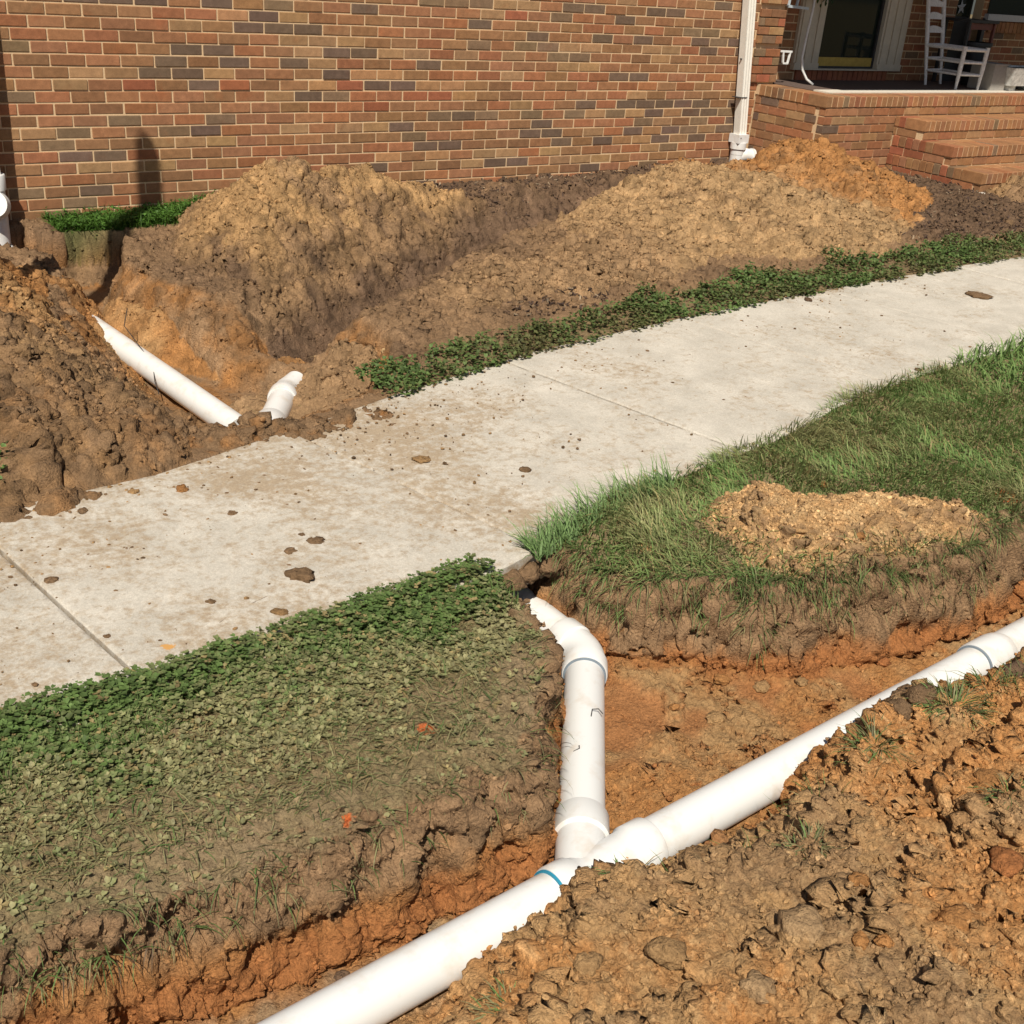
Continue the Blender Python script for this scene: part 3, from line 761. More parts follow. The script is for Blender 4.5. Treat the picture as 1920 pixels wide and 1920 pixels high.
# ================================================================== BRICKWORK
BX, BZ = 0.2032, 0.0677
def brick_template(seed):
    r = np.random.default_rng(seed); c = 0.045
    v = []
    # unit box with broken arrises: 24 verts
    sx = [(-.5, -.5, -.5), (.5, -.5, -.5), (.5, .5, -.5), (-.5, .5, -.5), (-.5, -.5, .5), (.5, -.5, .5), (.5, .5, .5), (-.5, .5, .5)]
    cx, cy, cz = 0.013, 0.03, 0.045
    for p in sx:
        sg = np.sign(p)
        for ax in range(3):
            q = np.array(p, float)
            for a2, cc in enumerate((cx, cy, cz)):
                if a2 != ax: q[a2] -= sg[a2]*cc*(0.5+1.0*r.random())
            v.append(q)
    V = np.array(v)
    idx = lambda corner, ax: corner*3+ax
    F = []
    quads = {0: [(0, 3, 7, 4), (1, 5, 6, 2)], 1: [(0, 4, 5, 1), (3, 2, 6, 7)], 2: [(0, 1, 2, 3), (4, 7, 6, 5)]}
    for ax, qs in quads.items():
        for q in qs: F.append(tuple(idx(k, ax) for k in q))
    edges = [(0, 1, 1, 2), (3, 2, 1, 2), (4, 5, 1, 2), (7, 6, 1, 2), (0, 3, 0, 2), (1, 2, 0, 2), (4, 7, 0, 2), (5, 6, 0, 2), (0, 4, 0, 1), (1, 5, 0, 1), (2, 6, 0, 1), (3, 7, 0, 1)]
    for a, b, m, n in edges: F.append((idx(a, m), idx(b, m), idx(b, n), idx(a, n)))
    for k in range(8): F.append((idx(k, 0), idx(k, 1), idx(k, 2)))
    # outward winding
    out = []
    for f in F:
        p = V[list(f)]; n = np.cross(p[1]-p[0], p[2]-p[0]); out.append(f if n.dot(p.mean(0)) > 0 else f[::-1])
    return V, out
TEMPL = [brick_template(s) for s in range(6)]
BMESH = []
for V, F in TEMPL:
    me = bpy.data.meshes.new('brick'); me.from_pydata(V.tolist(), [], F); me.update(); me.materials.append(BRICK_O); BMESH.append(me)
TRI_T = [np.array([t for f in F for t in ([f] if len(f) == 3 else [(f[0], f[1], f[2]), (f[0], f[2], f[3])])]) for V, F in TEMPL]
PAL = {'N': (.295, .143, .073), 'D': (.150, .100, .070), 'T': (.325, .195, .098), 'G': (.205, .135, .080), 'F': (.36, .195, .093), 'R': (.29, .105, .055), 'O': (.30, .152, .072)}
def brick_colour(kind, k):
    r = np.random.default_rng(k*7919+13)
    c = np.array(PAL[kind])*(0.86+0.28*r.random())
    if kind == 'N':
        t = r.random()
        if t < .25: c = c*np.array((1.04, .92, .88))
        elif t < .5: c = c*np.array((.92, 1.02, .98))
        elif t < .6: c = c*np.array((.8, .86, .86))
    return c*np.array((1, 1+.06*(r.random()-.5), 1+.12*(r.random()-.5)))
def place_bricks(items, parent, limit, off):
    """items: (centre, size, kind, rotz, key); nearest `limit` become single objects, the rest one joined part"""
    items = sorted(items, key=lambda it: it[5])
    for n, (ctr, size, kind, rz, key, _) in enumerate(items[:limit]):
        o = bpy.data.objects.new('brick', BMESH[key % 6]); COL.objects.link(o); o.parent = parent
        o.location = Vector(ctr)-off; o.scale = size; o.rotation_euler = (0, 0, rz)
        o.color = (*brick_colour(kind, key), 1)
    rest = items[limit:]
    if rest:
        vs, fs, cs, n = [], [], [], 0
        for ctr, size, kind, rz, key, _ in rest:
            V = TEMPL[key % 6][0]*np.array(size)
            c, s = math.cos(rz), math.sin(rz)
            V = np.stack([V[:, 0]*c-V[:, 1]*s, V[:, 0]*s+V[:, 1]*c, V[:, 2]], 1)+np.array(ctr)
            vs.append(V); fs.append(TRI_T[key % 6]+n); n += len(V); cs.append(np.tile(brick_colour(kind, key), (len(V), 1)))
        o = link('brickwork', mesh_np('brickwork', np.concatenate(vs), np.concatenate(fs), False, np.concatenate(cs)), BRICK_A, parent)
        o['kind'] = 'stuff'
def camdist(p):
    q = np.asarray(p)-CAM; d = np.linalg.norm(q); x, y, z = q@rt, q@up, q@fw
    out = z < .1 or abs(x/z) > .47 or abs(y/z) > .47
    return d+(100 if out else 0)
SPECIAL = {}
SPECIAL = {(0,0):'G', (1,12):'D', (1,25):'G', (1,26):'G', (2,1):'D', (2,23):'G', (2,27):'D', (3,10):'D', (3,12):'T', (3,14):'T', (3,15):'D', (3,16):'D', (3,18):'T', (3,19):'T', (3,20):'T', (4,1):'T', (4,2):'T', (4,11):'F', (4,13):'F', (4,15):'T', (4,16):'T', (4,18):'T', (5,0):'D', (5,1):'D', (5,12):'D', (5,13):'D', (5,18):'D', (5,20):'D', (5,22):'T', (5,23):'D', (5,24):'T', (5,25):'D', (6,0):'G', (6,4):'T', (6,5):'T', (6,12):'G', (6,17):'D', (6,18):'D', (6,20):'T', (6,22):'D', (6,25):'G', (6,26):'T', (6,27):'D', (7,-2):'T', (7,-1):'T', (7,4):'D', (7,9):'T', (7,10):'T', (7,11):'D', (7,17):'D', (7,22):'G', (7,23):'T', (7,25):'G', (7,27):'D', (8,2):'G', (8,5):'G', (8,13):'G', (8,15):'G', (8,17):'G', (8,19):'G', (8,20):'T', (8,21):'G', (8,22):'T', (8,23):'D', (8,25):'D', (8,26):'D', (9,19):'D', (9,21):'D', (9,22):'D', (9,23):'D', (9,24):'D', (9,25):'D', (9,27):'D', (10,-1):'G', (10,7):'T', (10,8):'D', (10,9):'G', (10,12):'R', (10,13):'R', (10,14):'F', (10,22):'T', (11,0):'T', (11,2):'R', (11,4):'D', (11,8):'F', (11,9):'R', (11,10):'D', (11,11):'D', (11,12):'F', (11,13):'F', (12,1):'T', (12,2):'T', (12,3):'D', (12,4):'D', (12,5):'T', (12,9):'D', (12,10):'F', (12,11):'F', (12,21):'D', (12,22):'D', (12,27):'F', (13,3):'D', (13,5):'D', (13,7):'D', (13,8):'T', (13,12):'D', (13,18):'T', (13,19):'T', (13,24):'F', (14,-1):'G', (14,4):'D', (14,5):'D', (14,8):'T', (14,9):'D', (14,10):'D', (14,11):'T', (14,12):'T', (14,14):'T', (14,16):'T', (14,18):'G', (14,19):'G', (14,23):'T', (15,7):'T', (15,8):'T', (15,9):'T', (15,14):'G', (15,16):'G', (15,17):'G', (15,18):'T', (15,19):'T', (15,22):'T', (15,23):'T', (15,25):'D', (15,27):'D', (16,4):'T', (16,6):'D', (16,7):'D', (16,8):'D', (16,17):'D', (16,25):'D', (16,26):'G', (16,27):'D', (17,5):'F', (17,6):'D', (17,7):'T', (17,14):'D', (17,24):'G', (17,25):'G', (17,26):'T', (17,27):'T', (18,1):'D', (18,2):'D', (18,3):'D', (18,5):'D', (18,10):'D', (18,15):'T', (18,18):'G', (18,21):'D', (18,26):'N', (19,12):'G', (19,14):'G', (19,15):'T', (19,16):'T', (19,18):'D', (19,19):'D', (19,22):'D', (19,23):'D', (20,21):'T', (20,26):'D', (20,27):'T'}
house = empty('brick_house', (2.5, 0, 0), 'orange and brown brick house with front wall, pier, window and shaded porch wall', 'house')
HO = house.location
def pick(r, i, key):
    k = SPECIAL.get((r, i))
    if k: return k
    t = np.random.default_rng(key+5).random()
    return 'N' if t < .93 else ('G' if t < .95 else ('D' if t < .965 else ('T' if t < .985 else 'R')))
wallm = MB().box(-4.0, 5.905, 0.0, 0.11, -0.6, 2.75)
front_wall = wallm.build('front_wall', MORTAR, house)
items = []
for r in range(-5, 30):
    z0 = r*BZ
    for i in range(-16, 31):
        off = 0.1016 if r % 2 else 0.0
        x0 = i*BX+off; x1 = x0+BX
        if x0 > 5.90 or x1 < -3.2: continue
        if z0 > 0.80 and x1 > 5.82: x1 = 5.82
        x1 = min(x1, 5.905)
        if x1-x0 < 0.03: continue
        key = (r+40)*131+(i+30)
        rr = np.random.default_rng(key)
        ctr = ((x0+x1)/2+rr.normal()*.0008, 0.035-0.0045+rr.normal()*.0012, z0+BZ/2+rr.normal()*.0005)
        dist = camdist(ctr)+(50 if z0 < -.02 or (x0 > .3 and x0 < 1.4 and z0 < .2) else 0)
        items.append((ctr, (x1-x0-.0095, .07, BZ-.0098), pick(r, i, key), 0, key, dist))
place_bricks(items, front_wall, 300, Vector((0, 0, 0)))
# pier with recessed bands beside the porch
pier = MB().box(5.80, 6.10, 0.004, 0.30, 0.70, 2.75).build('pier', MORTAR, house)
items = []
for q in range(7):
    for rr_ in range(4):
        z0 = 0.812+q*0.305+rr_*BZ
        cuts = [5.80, 5.925, 6.102] if rr_ % 2 else [5.80, 5.86, 6.02, 6.102]
        if q == 0 and rr_ == 0: pass
        for a, b in zip(cuts[:-1], cuts[1:]):
            key = 9000+q*40+rr_*8+int((a-5.8)*30)
            t = np.random.default_rng(key).random()
            items.append((((a+b)/2, 0.022-0.020, z0+BZ/2), (b-a-.009, .06, BZ-.009), 'N' if t < .55 else ('R' if t < .75 else ('G' if t < .9 else 'T')), 0, key, 0))
place_bricks(items, pier, 200, Vector((0, 0, 0)))
# shaded back wall of the porch
PY = 0.25
bw = MB().box(6.10, 7.02-.4, PY, PY+.1, .70, 2.75).box(7.86, 8.78, PY, PY+.1, .70, 2.75).box(6.62, 7.86, PY, PY+.1, .70, .895).box(6.62, 7.86, PY, PY+.1, 2.25, 2.75).box(8.78, 9.20, PY, PY+.1, 2.2, 2.75).box(9.20, 12.5, PY, PY+.1, .70, 2.75)
back_wall = bw.build('porch_wall', MORTAR, house)
items = []
for r in range(0, 30):
    z0 = .80+r*BZ
    for i in range(0, 34):
        x0 = 6.10+i*BX+(0.1016 if r % 2 else 0)-.1016; x1 = x0+BX
        for a, b, zl, zh in ((6.11, 6.62, 0, 9), (7.86, 8.78, 0, 9), (9.20, 12.5, 0, 9), (6.62, 7.86, 2.25, 9)):
            xa, xb = max(x0, a), min(x1, b)
            if xb-xa < .03 or z0 < zl or z0 > zh: continue
            key = 12000+r*60+i
            items.append((((xa+xb)/2, PY+.03-.004, z0+BZ/2), (xb-xa-.0095, .06, BZ-.0098), pick(-99, i, key), 0, key, camdist((xa, PY, z0))))
for i in range(18):            # rowlock sill under the tall window
    items.append(((6.655+i*.0705, PY+.02, .842), (.060, .09, .098), 'R', 0, 15000+i, 0))
for i in range(14):
    items.append(((9.36+i*.0705, PY+.02, 1.32), (.060, .10, .10), 'O', 0, 15100+i, 0))
place_bricks(items, back_wall, 90, Vector((0, 0, 0)))
roof = MB().box(5.32, 13.0, -1.80, .6, 3.10, 3.28).box(-5.0, 13.0, -.02, 6.0, 2.75, 2.95).build('roof', ROOFM, house)  # porch slab is out of view, its edges placed to shade the porch floor
MB().box(-5, 5.0, .12, .2, -.5, 2.7)
# tall porch window / door with pilasters
win = MB().box(6.55, 6.87, PY-.035, PY+.05, .905, 2.3).box(7.69, 8.04, PY-.035, PY+.05, .905, 2.3).box(6.55, 8.04, PY-.05, PY+.04, .893, .905).box(6.87, 7.69, PY-.02, PY+.05, 2.2, 2.3).build('window', TRIM, house)
for a, b in ((6.55, 6.87), (7.69, 8.04)):
    fl = MB().box(a, b, PY-.05, PY-.036, .906, .95)
    for t in (.18, .5, .82): fl.box(a+(b-a)*t-.035, a+(b-a)*t+.035, PY-.047, PY-.036, .95, 2.25)
    fl.build('fluted_trim', TRIM, win)
MB().box(6.872, 7.688, PY+.02, PY+.03, .99, 2.2).build('pane', GLASS, win)
MB().box(6.91, 7.66, PY+.004, PY+.019, .925, 1.0).build('kick_plate', BRASS, win)
MB().box(6.872, 6.908, PY, PY+.018, .91, 2.2).box(7.662, 7.688, PY, PY+.018, .91, 2.2).box(6.908, 7.662, PY, PY+.018, .908, .924).build('frame', DARK_METAL, win)
# dark doorway with a second window further right
dr = MB().box(8.785, 9.195, PY+.12, PY+.16, .79, 2.2).build('door', DARK_METAL, house)
MB().box(8.83, 9.15, PY+.105, PY+.12, 1.4, 2.1).build('pane', GLASS, dr)
w2 = MB().box(9.25, 11.5, PY-.05, PY+.02, 1.38, 1.44).build('window', GREY_PAINT, house)
MB().box(9.28, 11.5, PY-.012, PY-.003, 1.44, 2.2).build('pane', GLASS, w2)

# ------------------------------------------------------------------ porch platform
porch = empty('brick_porch', (5.91, -.78, 0), 'raised brick porch platform with a rowlock edge and concrete floor', 'porch')
PZ = .80
pb = MB().box(5.914, 10.2, -.776, PY-.005, -.35, .715)
platform = pb.build('platform', MORTAR, porch)
MB().box(6.13, 10.2, -.60, -.43, .716, .808).build('floor_edge', FLOORC, porch)  # pale concrete strip kept where the sun reaches the floor
MB().box(6.11, 10.2, -.4295, PY-.004, .716, .8055).build('porch_floor', plain('dark_red_shade_floor', (.10, .068, .055), .8, .2, 30), porch)  # dark red colour also deepens the shade inside the porch
MB().box(5.911, 10.2, -.786, -.58, .718, .796).box(5.904, 6.12, -.58, -.002, .718, .796).build('mortar_bed', MORTAR, porch)
items = []
n = 0
for i in range(46):
    x = 5.930+i*.0690
    if x > 9.0: break
    items.append(((x, -.79+.10, PZ-.043), (.0600, .20, .086), random.choice('NNNOOGN'), 0, 20000+i, 0))
for i in range(8):
    y = -.56+i*.0690
    items.append(((5.90+.10, y, PZ-.043), (.20, .0600, .086), random.choice('NNOGOG'), 0, 20100+i, 0))
for r in range(9):
    z0 = .712-(r+1)*BZ
    off = .1016 if r % 2 else 0
    for i in range(-1, 17):
        xa, xb = max(5.906, 5.906+i*BX+off), min(9.0, 5.906+(i+1)*BX+off)
        if xb-xa < .03: continue
        if z0 < .60 and xa > 6.83: continue
        key = 21000+r*40+i
        t = np.random.default_rng(key).random()
        items.append((((xa+xb)/2, -.78+.03, z0+BZ/2), (xb-xa-.0095, .068, BZ-.0098), 'N' if t < .72 else ('T' if t < .87 else ('D' if t < .93 else 'O')), 0, key, 0))
    off2 = 0 if r % 2 else .1016
    for i in range(-1, 5):
        ya, yb = max(-.70, -.78+i*BX+off2), min(-.006, -.78+(i+1)*BX+off2)
        if i == -1 or ya < -.71: pass
        if yb-ya < .03: continue
        key = 22000+r*40+i
        t = np.random.default_rng(key).random()
        items.append(((5.91+.03, (ya+yb)/2, z0+BZ/2), (.068, yb-ya-.0095, BZ-.0098), 'N' if t < .75 else ('T' if t < .9 else 'D'), 0, key, 0))
place_bricks(items, platform, 300, Vector((0, 0, 0)))

# ------------------------------------------------------------------ steps
steps = empty('brick_steps', (6.82, -1.2, 0), 'three orange brick steps with rowlock treads climbing to the porch', 'steps')
SX = 6.815
STEP = [(.645, -1.095), (.49, -1.41), (.335, -1.73)]
cb = MB()
prev = -.782
for zt, yf in STEP:
    cb.box(SX+.004, 10.2, yf+.006, -.784, -.2, zt-.012) if zt == STEP[0][0] else cb.box(SX+.004+.001*STEP.index((zt, yf)), 10.2, yf+.006, prev+.0055, -.2, zt-.012)
    prev = yf
for q, (zt, yf) in enumerate(STEP): cb.box(SX+.0005+.0005*q, 10.2, yf-.0045, -.79 if q == 0 else STEP[q-1][1]+.002, zt-.083, zt-.004)
core = cb.build('step_core', MORTAR, steps)
items = []
prev = -.78
for s, (zt, yf) in enumerate(STEP):
    for i in range(32):
        x = SX-.006+.030+i*.0690
        if x > 9.0: break
        k = 30000+s*200+i
        t = np.random.default_rng(k).random()
        items.append(((x, yf-.008+.10, zt-.0425), (.0600, .20, .085), 'O' if t < .6 else ('N' if t < .9 else 'G'), 0, k, 0))
        if i % 3 == 0:
            items.append(((x+.07, (yf+.197+prev-.004)/2, zt-.0425), (.197, (prev-.004)-(yf+.197)-.008, .080), 'O', 0, k+100, 0))
    y = yf+.23
    i = 0
    while y < -.80:
        items.append(((SX-.006+.10, y, zt-.0425), (.20, .0600, .085), random.choice('NNOGR'), 0, 31000+s*50+i, 0)); y += .069; i += 1
    z0 = zt-.0875-BZ
    for i in range(-1, 12):
        xa, xb = max(SX, SX+i*BX+(.1 if s % 2 else 0)), min(9.0, SX+(i+1)*BX+(.1 if s % 2 else 0))
        if xb-xa < .03: continue
        k = 32000+s*50+i
        t = np.random.default_rng(k).random()
        items.append((((xa+xb)/2, yf+.032, z0+BZ/2), (xb-xa-.0095, .066, BZ-.0098), 'O' if t < .6 else ('N' if t < .85 else 'T'), 0, k, 0))
    y0 = yf+.07
    i = 0
    while y0 < -.82:
        y1 = min(y0+BX, -.785)
        if y1-y0 > .03: items.append(((SX+.032, (y0+y1)/2, z0+BZ/2), (.066, y1-y0-.0095, BZ-.0098), random.choice('NNNR'), 0, 33000+s*50+i, 0))
        y0 += BX; i += 1
    prev = yf
place_bricks(items, core, 300, Vector((0, 0, 0)))

# ================================================================== DOWNSPOUTS
def downspout(label, top, bot, w=.088, d=.066):
    t = empty('downspout', (bot[0], bot[1], 0), label, 'downspout')
    m = MB()
    a, b = Vector(top), Vector(bot)
    prof = []
    for i in range(7):
        u = -w/2+w*i/6; prof.append((u, -d/2+(0.006 if i % 2 else 0.0)))
    prof += [(w/2, d/2), (-w/2, d/2)]
    n = len(prof)
    v = [(p.x+u, p.y+q, p.z) for p in (b, a) for u, q in prof]
    m.add(v, [(i, (i+1) % n, n+(i+1) % n, n+i) for i in range(n)]+[tuple(range(n))[::-1], tuple(range(n, 2*n))])
    m.build('spout', WHITE_METAL, t)
    return t
ds = downspout('cream corrugated downspout at the brick wall beside the porch', (5.44, -.075, 2.72), (5.715, -.075, .385))
MB().bar((5.585, -.075, 1.0), (5.60, -.075, 1.0), .012, .01).box(5.59, 5.70, -.110, -.040, .700, .706).build('seam', DARK_METAL, ds)
MB().box(5.652, 5.772, -.130, -.015, .335, .405).build('adapter', PVC, ds)
MB().tube([(5.715, -.075, .235), (5.715, -.075, .285), (5.715, -.075, .285), (5.715, -.075, .338)], [.0585, .0585, .068, .068], 28).build('collar', PVC, ds, True)
MB().tube([(5.715, -.075, -.25), (5.715, -.075, .19), (5.715, -.075, .24)], .0585, 28).tube([(5.73, -.085, .22), (5.79, -.10, .235), (5.85, -.11, .225)], [.05, .056, .056], 24).tube([(5.84, -.108, .227), (5.862, -.112, .223)], [.064, .064], 24).build('wye_fitting', PVC, ds, True)
bolt = MB().tube([(5.675, -.131, .38), (5.675, -.136, .38)], .004, 8).build('screw', DARK_METAL, ds)

co = empty('downspout', (-.285, -.10, 0), 'white downspout with a capped cleanout and pipe standing at the left edge of the wall', 'downspout')
CX, CY = -.305, -.115
m = MB().box(CX-.05, CX+.038, CY-.03, CY+.05, .31, 2.72).build('spout', WHITE_METAL, co)
MB().tube([(CX, CY, .225), (CX, CY, .305), (CX, CY, .312)], [.066, .068, .064], 30).build('adapter', PVC, co, True)
MB().tube([(CX, CY, -.30), (CX, CY, .23)], .0585, 30).tube([(CX+.0, CY, .13), (CX-.03, CY-.075, .155)], .06, 30).build('tee', PVC, co, True)
MB().tube([(CX-.01, CY-.055, .145), (CX-.035, CY-.105, .165)], [.080, .074], 30).build('cleanout_plug', PVC, co, True)
MB().bar((CX-.037, CY-.105, .165), (CX-.05, CY-.135, .178), .05, .05).build('plug_nut', PVC, co)
MB().tube([(CX, CY, -.165), (CX, CY, -.10), (CX, CY, -.095)], [.068, .068, .064], 30).build('collar', PVC, co, True)
MB().tube([(CX, CY, -.30), (CX+.01, CY-.01, -.22), (CX, CY, -.16)], [.10, .075, .066], 30).build('flare', PVC, co, True)

# ================================================================== DRAIN PIPES
Zp = PIPE_Z
fd = empty('drain_pipe', (-.45, -5.82, Zp), 'white plastic drain pipe with wye and elbow lying in the front trench', 'pipe')
def mx(x): return (x, -5.815+.063*(x+.25)+.004, Zp)
mdir = Vector((1, .063, 0)).normalized()
MB().tube([mx(-2.8), mx(-1.6), mx(-.50)], PR, 48).build('pipe', PVC, fd, True)
MB().tube([mx(-.26), mx(.5), mx(1.24)], PR, 48).build('pipe', PVC, fd, True)
MB().tube([mx(1.27), mx(2.2), mx(4.0)], PR, 48).build('pipe', PVC, fd, True)
MB().tube([mx(1.20), mx(1.21), mx(1.31), mx(1.335), mx(1.36)], [.066, .0685, .0685, .066, .058], 48).build('coupling', PVC, fd, True)
MB().tube([mx(1.194), mx(1.2)], .0645, 48).build('gasket', GREY_RUBBER, fd, True)
bdir = Vector((.629, .777, 0)).normalized()
bv = Vector(mx(-.452))
W = MB().tube([mx(-.535), mx(-.53), mx(-.478), mx(-.47), mx(-.43), mx(-.33), mx(-.30), mx(-.292), mx(-.236), mx(-.231)], [.066, .0685, .0685, .0625, .0615, .0615, .0625, .0685, .0685, .066], 48)
W.tube([bv, bv+bdir*.135, bv+bdir*.143, bv+bdir*.212, bv+bdir*.217], [.0612, .0612, .0685, .0685, .066], 48)
W.build('wye_fitting', PVC, fd, True)
MB().tube([mx(-.541), mx(-.534)], .0640, 48).build('gasket', BLUE_RUBBER, fd, True)
ev = bv+bdir*(((.15-bv.x)/bdir.x))
ydir = Vector((0, 1, 0))
MB().tube([bv+bdir*.19, bv+bdir*.5, ev-bdir*.085], PR, 48).build('pipe', PVC, fd, True)
pts, rad = [], []
e0 = ev-bdir*.115; pts += [e0, e0+bdir*.005, e0+bdir*.062, e0+bdir*.068]; rad += [.066, .0685, .0685, .063]
for k in range(9):
    t = k/8; a = ev-bdir*.045; b = ev+ydir*.045
    pts.append(a*(1-t)**2+ev*2*t*(1-t)+b*t*t); rad.append(.063)
pts += [ev+ydir*.05, ev+ydir*.056, ev+ydir*.112, ev+ydir*.117]; rad += [.063, .0685, .0685, .066]
MB().tube(pts, rad, 48).build('elbow', PVC, fd, True)
MB().tube([e0-bdir*.005, e0+bdir*.001], .0640, 48).build('gasket', GREY_RUBBER, fd, True)
MB().tube([ev+ydir*.10, ev+ydir*.9, ev+ydir*1.7], PR, 48).build('pipe', PVC, fd, True)
# rear run
rd = empty('drain_pipe', (-.1, -2.6, Zp), 'white plastic drain pipe with a branch fitting in the rear trench between dirt mounds', 'pipe')
MB().tube([(-.27, -.45, Zp), (-.189, -1.473, Zp), (-.072, -3.02, Zp)], PR, 40).build('pipe', PVC, rd, True)
rb0 = Vector((.045, -3.045, Zp)); rdir = Vector((.276, .405, 0)).normalized()
MB().tube([rb0-rdir*.03, rb0+rdir*.30, rb0+rdir*.42], PR, 40).build('pipe', PVC, rd, True)
MB().tube([rb0-rdir*.14, rb0-rdir*.02, rb0+rdir*.060, rb0+rdir*.068], [.070, .0715, .0715, .067], 40).build('wye_fitting', PVC, rd, True)
ce = rb0+rdir*.37
c2 = (rdir+Vector((.35, -.05, .10))).normalized()
MB().tube([ce-rdir*.03, ce-rdir*.02, ce+rdir*.03, ce+rdir*.04, ce+rdir*.08+c2*.02, ce+rdir*.08+c2*.06, ce+rdir*.08+c2*.12], [.066, .0685, .0685, .064, .060, .056, .054], 40).build('elbow', PVC, rd, True)
w = MB().tube([(-.10, -1.72, -.05), (-.155, -1.83, -.10), (-.14, -2.02, Zp+.06), (-.15, -2.2, Zp+.045), (-.20, -2.36, -.20), (-.215, -2.45, -.23)], .0022, 6).build('root_strand', DARK_METAL)
tag(w, 'thin dark root strand lying over the rear white pipe', 'root')

# ================================================================== PORCH THINGS
FZ = .806
ch = empty('ladder_back_chair', (8.25, -.15, FZ), 'tall white ladder-back chair with chipped paint on the porch', 'chair')
def leg(name, a, b, r0, r1):
    MB().tube([a, tuple(np.array(a)*.5+np.array(b)*.5), b], [r0, r1, r1*.95], 12).build(name, CHAIR_PAINT, ch, True)
BL0, BL1 = (8.09, -.08, FZ), (8.06, .09, FZ+.86)
BR0, BR1 = (8.40, -.02, FZ), (8.38, .15, FZ+.86)
FL0, FL1 = (8.08, -.42, FZ), (8.09, -.42, FZ+.37)
FR0, FR1 = (8.36, -.46, FZ), (8.38, -.46, FZ+.37)
for a, b in ((BL0, BL1), (BR0, BR1)): leg('back_post', a, b, .012, .02)
for a, b in ((FL0, FL1), (FR0, FR1)): leg('front_leg', a, b, .012, .021)
def lp(a, b, t): return tuple(np.array(a)*(1-t)+np.array(b)*t)
for t0 in (.545, .68, .805, .93):
    a, b = Vector(lp(BL0, BL1, t0)), Vector(lp(BR0, BR1, t0))
    s = MB(); n = 8
    for k in range(n):
        u0, u1 = k/n, (k+1)/n
        h0, h1 = .036+.026*math.sin(math.pi*u0), .036+.026*math.sin(math.pi*u1)
        p0, p1 = a.lerp(b, u0)+Vector((0, .03*math.sin(math.pi*u0), 0)), a.lerp(b, u1)+Vector((0, .03*math.sin(math.pi*u1), 0))
        v = [(p.x, p.y+dy, p.z+dz) for p, h in ((p0, h0), (p1, h1)) for dy, dz in ((-.006, -.02), (.006, -.02), (.006, h-.02), (-.006, h-.02))]
        s.add(v, [(0, 1, 5, 4), (1, 2, 6, 5), (2, 3, 7, 6), (3, 0, 4, 7)]+([(3, 2, 1, 0)] if k == 0 else [])+([(4, 5, 6, 7)] if k == n-1 else []))
    s.build('slat', CHAIR_PAINT, ch)
for pa, pb in (((FL0, FL1), (FR0, FR1)), ((BL0, BL1), (FL0, FL1)), ((BR0, BR1), (FR0, FR1)), ((BL0, BL1), (BR0, BR1))):
    back = pa[0] is BL0 or pa[0] is BR0
    for zt in (.13, .235, .345):
        t1 = zt/(.86 if back else .37); t2 = zt/(.86 if (pb[0] is BR0) else .37)
        MB().tube([lp(*pa, t1), lp(*pb, t2)], .016 if zt > .3 else .011, 10).build('rung', CHAIR_PAINT, ch, True)
st = empty('side_table', (8.75, .02, FZ), 'small dark side table with a red stained leg behind the white chair', 'table')
MB().box(8.52, 8.98, -.12, .20, FZ+.56, FZ+.585).build('tabletop', DARK_METAL, st)
for x, y, mt in ((8.55, -.09, DARK_METAL), (8.95, -.09, RED_WOOD), (8.55, .17, DARK_METAL), (8.95, .17, RED_WOOD)):
    MB().box(x-.014, x+.014, y-.014, y+.014, FZ, FZ+.559).build('leg', mt, st)
MB().box(8.57, 8.93, -.09, -.07, FZ+.50, FZ+.555).build('apron', RED_WOOD, st)
sp = []
for k in range(10):
    r = .075 if k % 2 == 0 else .03; a = math.radians(90+36*k+8); sp.append((8.985+r*math.cos(a), PY+.095, 1.48+r*math.sin(a)))
sv = sp+[(8.985, PY+.075, 1.48), (8.985, PY+.10, 1.48)]
so = MB().add(sv, [(k, 10, (k+1) % 10) for k in range(10)]+[((k+1) % 10, 11, k) for k in range(10)]).build('metal_star', GREY_PAINT)
tag(so, 'pale five-pointed star hanging on the dark porch door', 'star')
bx = empty('storage_box', (8.62, -.38, FZ), 'plain grey box on the porch floor between the chair and the trough', 'box')
MB().box(8.50, 8.72, -.50, -.25, FZ+.002, FZ+.22).build('body', BOXM, bx)
MB().box(8.49, 8.73, -.51, -.24, FZ+.221, FZ+.235).build('lid', BOXM, bx)
pt = empty('flower_pot', (8.78, -.16, FZ), 'round black plastic flower pot behind the grey box on the porch', 'pot')
MB().tube([(8.80, -.06, FZ+.0), (8.80, -.06, FZ+.36), (8.80, -.06, FZ+.36), (8.80, -.06, FZ+.39), (8.80, -.06, FZ+.39), (8.80, -.06, FZ+.33)], [.08, .125, .137, .137, .12, .11], 28).build('body', POT, pt, True)
tr = empty('planter_trough', (9.0, -.45, FZ), 'weathered white planter trough at the right end of the porch', 'planter')
T = MB()
